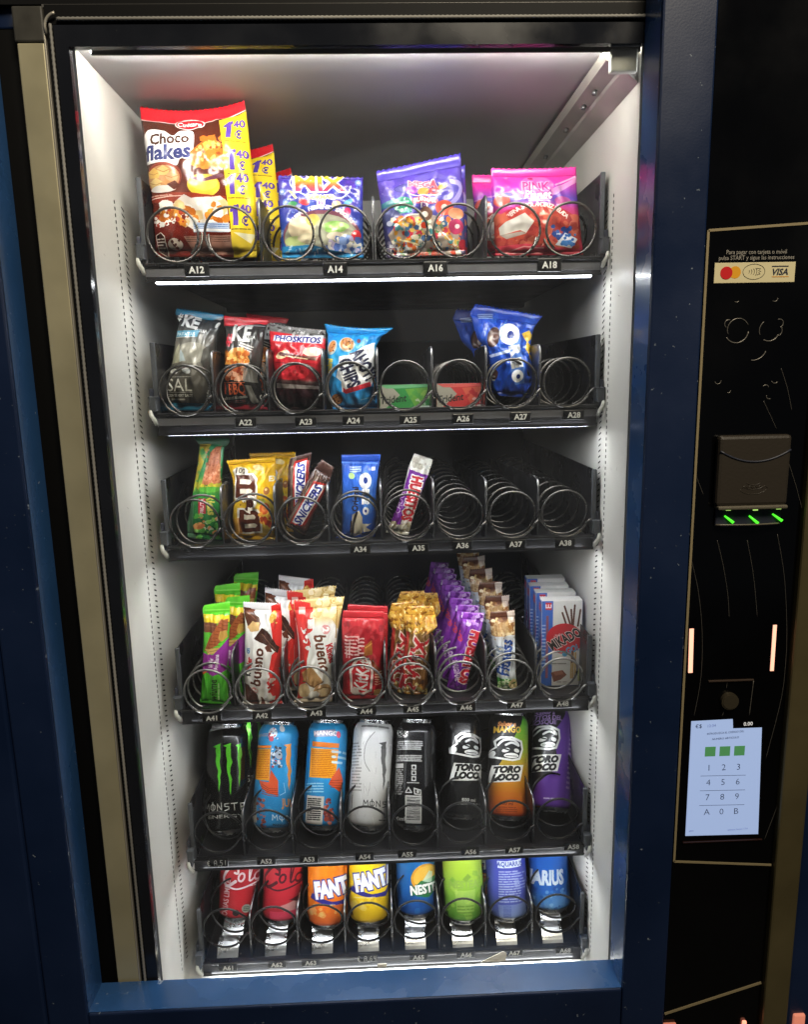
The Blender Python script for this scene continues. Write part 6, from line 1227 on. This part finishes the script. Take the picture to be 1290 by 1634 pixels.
def d_c5(c):
    c.vgrad([(0, '#1f4c98'), (.5, '#2466ac'), (1, '#2a86c4')]); c.ell(285, 190, 78, 66, '#e0a030', -25); c.ell(285, 185, 66, 50, '#ecb848', -25); c.poly([(200, 265), (260, 210), (340, 190), (350, 240), (300, 300), (240, 290)], '#2f7c44'); c.poly([(270, 210), (310, 160), (330, 170), (320, 230)], '#d8ecd8', .8)
    c.text('NESTEA', 205, 258, 46, '#f4f4f0', rot=4, w=178, bold=.05, anchor='l', out=('#1f5c3c', .06)); c.blobs((130, 300, 350, 440), ['#3a86d0', '#1c4488'], 20, 10, 30, 5, .4)
def d_c6(c):
    c.vgrad([(0, '#4c8c2c'), (.3, '#74a83c'), (.7, '#a8c83c'), (1, '#bcd84c')]); c.blobs((390, 150, 630, 450), ['#b8d860', '#6ca03c'], 24, 10, 30, 3, .4); c.text('NESTEA', 510, 218, 40, '#8cae4c', sx=.8, bold=.05); c.poly([(500, 190), (530, 160), (550, 180), (520, 205)], '#7ca03c'); c.line([(398, 130), (402, 190)], 7, '#3c6c2c'); c.line([(622, 120), (620, 180)], 7, '#3c6c2c')
    c.poly([(460, 250), (570, 250), (560, 370), (470, 370)], '#c4d87c', .4); c.fine(475, 330, 555, 400, 4, '#6c9434', 5)
def d_c7(c): c.vgrad([(0, '#7c96c4'), (.2, '#4c58a4'), (1, '#3c40b4')]); c.poly([(705, 85), (845, 80), (840, 120), (708, 125)], '#dce4f0'); c.text('AQUARIUS', 776, 104, 26, '#4454a0', bold=.03, sx=.8); c.fine(715, 140, 830, 320, 13, '#a8b4d8', 5); c.fine(800, 150, 860, 250, 6, '#8c98d0', 6); c.poly([(710, 330), (860, 320), (850, 420), (720, 430)], '#98acd4', .6); c.bars(735, 335, 775, 420, 3, ink='#5868a8')
def d_c8(c): c.vgrad([(0, '#5c9cd4'), (.3, '#2c68c0'), (1, '#2a6cd0')]); c.text('AQUARIUS', 1070, 180, 76, '#e0ecf8', rot=1, w=290, bold=.05, anchor='r'); c.poly([(960, 280), (1080, 260), (1070, 380), (980, 380)], '#8cc0ec', .4); c.blobs((890, 240, 1110, 390), ['#4c8cdc', '#a8d0f0', '#1c4ca0'], 40, 6, 20, 5, .5)
HS = .122
for nm, crop, bot, top, d, bg, lab in (('soda_can', c_P, (345, 436, 98), (348, 20, 116), d_c1, '#c0262e', 'red cola can with white script, leftmost on the lowest shelf'), ('soda_can', c_P, (600, 452, 98), (596, 22, 118), d_c2, '#c02a36', 'red cola can with dark script, second from the left on the lowest shelf'),
    ('soda_can', c_P, (862, 480, 102), (852, 24, 122), fanta(830, 245, '#f08418', '#ee7a1c', '#e0643c'), '#f08418', 'orange soda can with white block letters'), ('soda_can', c_P, (1112, 462, 104), (1106, 16, 120), fanta(1070, 205, '#f4d41c', '#eec81c', '#d0a424'), '#f0cc1c', 'yellow soda can with white block letters'),
    ('soda_can', c_Q, (242, 418, 98), (238, 0, 118), d_c5, '#2466ac', 'blue iced tea can with a lemon and leaf emblem'), ('soda_can', c_Q, (520, 452, 102), (508, 8, 120), d_c6, '#8cb83c', 'lime green iced tea can'),
    ('soda_can', c_Q, (775, 438, 100), (765, -6, 118), d_c7, '#4c50ac', 'violet blue drink can turned to its small print'), ('soda_can', c_Q, (1025, 388, 96), (995, -40, 118), d_c8, '#2a66c0', 'bright blue drink can rightmost on the lowest shelf')):
    ax = (0.0, .36, 1.0)
    can(nm, crop, bot, top, HS, d, bg, FZ[5], lab, 'soft drink cans', metal=.2, tilt=(0.03 * (1 if bot[0] < 900 and crop is c_P else -0.3), .34, 1), drop=.016)
# a can waiting behind in A67 and the one behind the first energy can
o = [o for o in bpy.data.objects if o.get('label', '').startswith('orange soda can')][0]
s7 = [o for o in bpy.data.objects if o.get('label', '').startswith('violet blue')][0]
c = copy_tree(o, WL[s7.name] + np.array([-.026, .062, -.004])); tag(c, 'orange topped can behind the violet blue can, showing at its left side', 'drink can', 'soft drink cans')
o = [o for o in bpy.data.objects if o.get('label', '').startswith('black energy drink can with three')][0]
c = copy_tree(o, WL[o.name] + np.array([.020, .072, .004])); tag(c, 'black energy drink can standing behind the green clawed one, a green sliver showing', 'drink can', 'energy drink cans')
# torn paper scraps on the bottom edge
b = MB(); P = [at(*p, -.02) for p in ((768, 1535), (803, 1518), (809, 1521), (807, 1533))]
b.add([p for p in P] + [p + [0, .0012, 0] for p in P], [(0, 1, 2, 3), (7, 6, 5, 4), (0, 4, 5, 1), (1, 5, 6, 2), (2, 6, 7, 3), (3, 7, 4, 0)]); o = b.build('paper_scrap', mat('off_white_paper', (214, 206, 190), 0.8)); tag(o, 'torn off white paper scrap by the lower window edge under A67', 'paper scrap')
b = MB(); P = at(610, 1540, -.02); b.box((P[0] - .007, -.021, P[2] - .003), (P[0] + .007, -.019, P[2] + .003), 0, .0005); o = b.build('paper_scrap', mat('off_white_paper', (214, 206, 190), 0.8)); tag(o, 'small white paper rectangle at the lower window edge between A64 and A65', 'paper scrap')
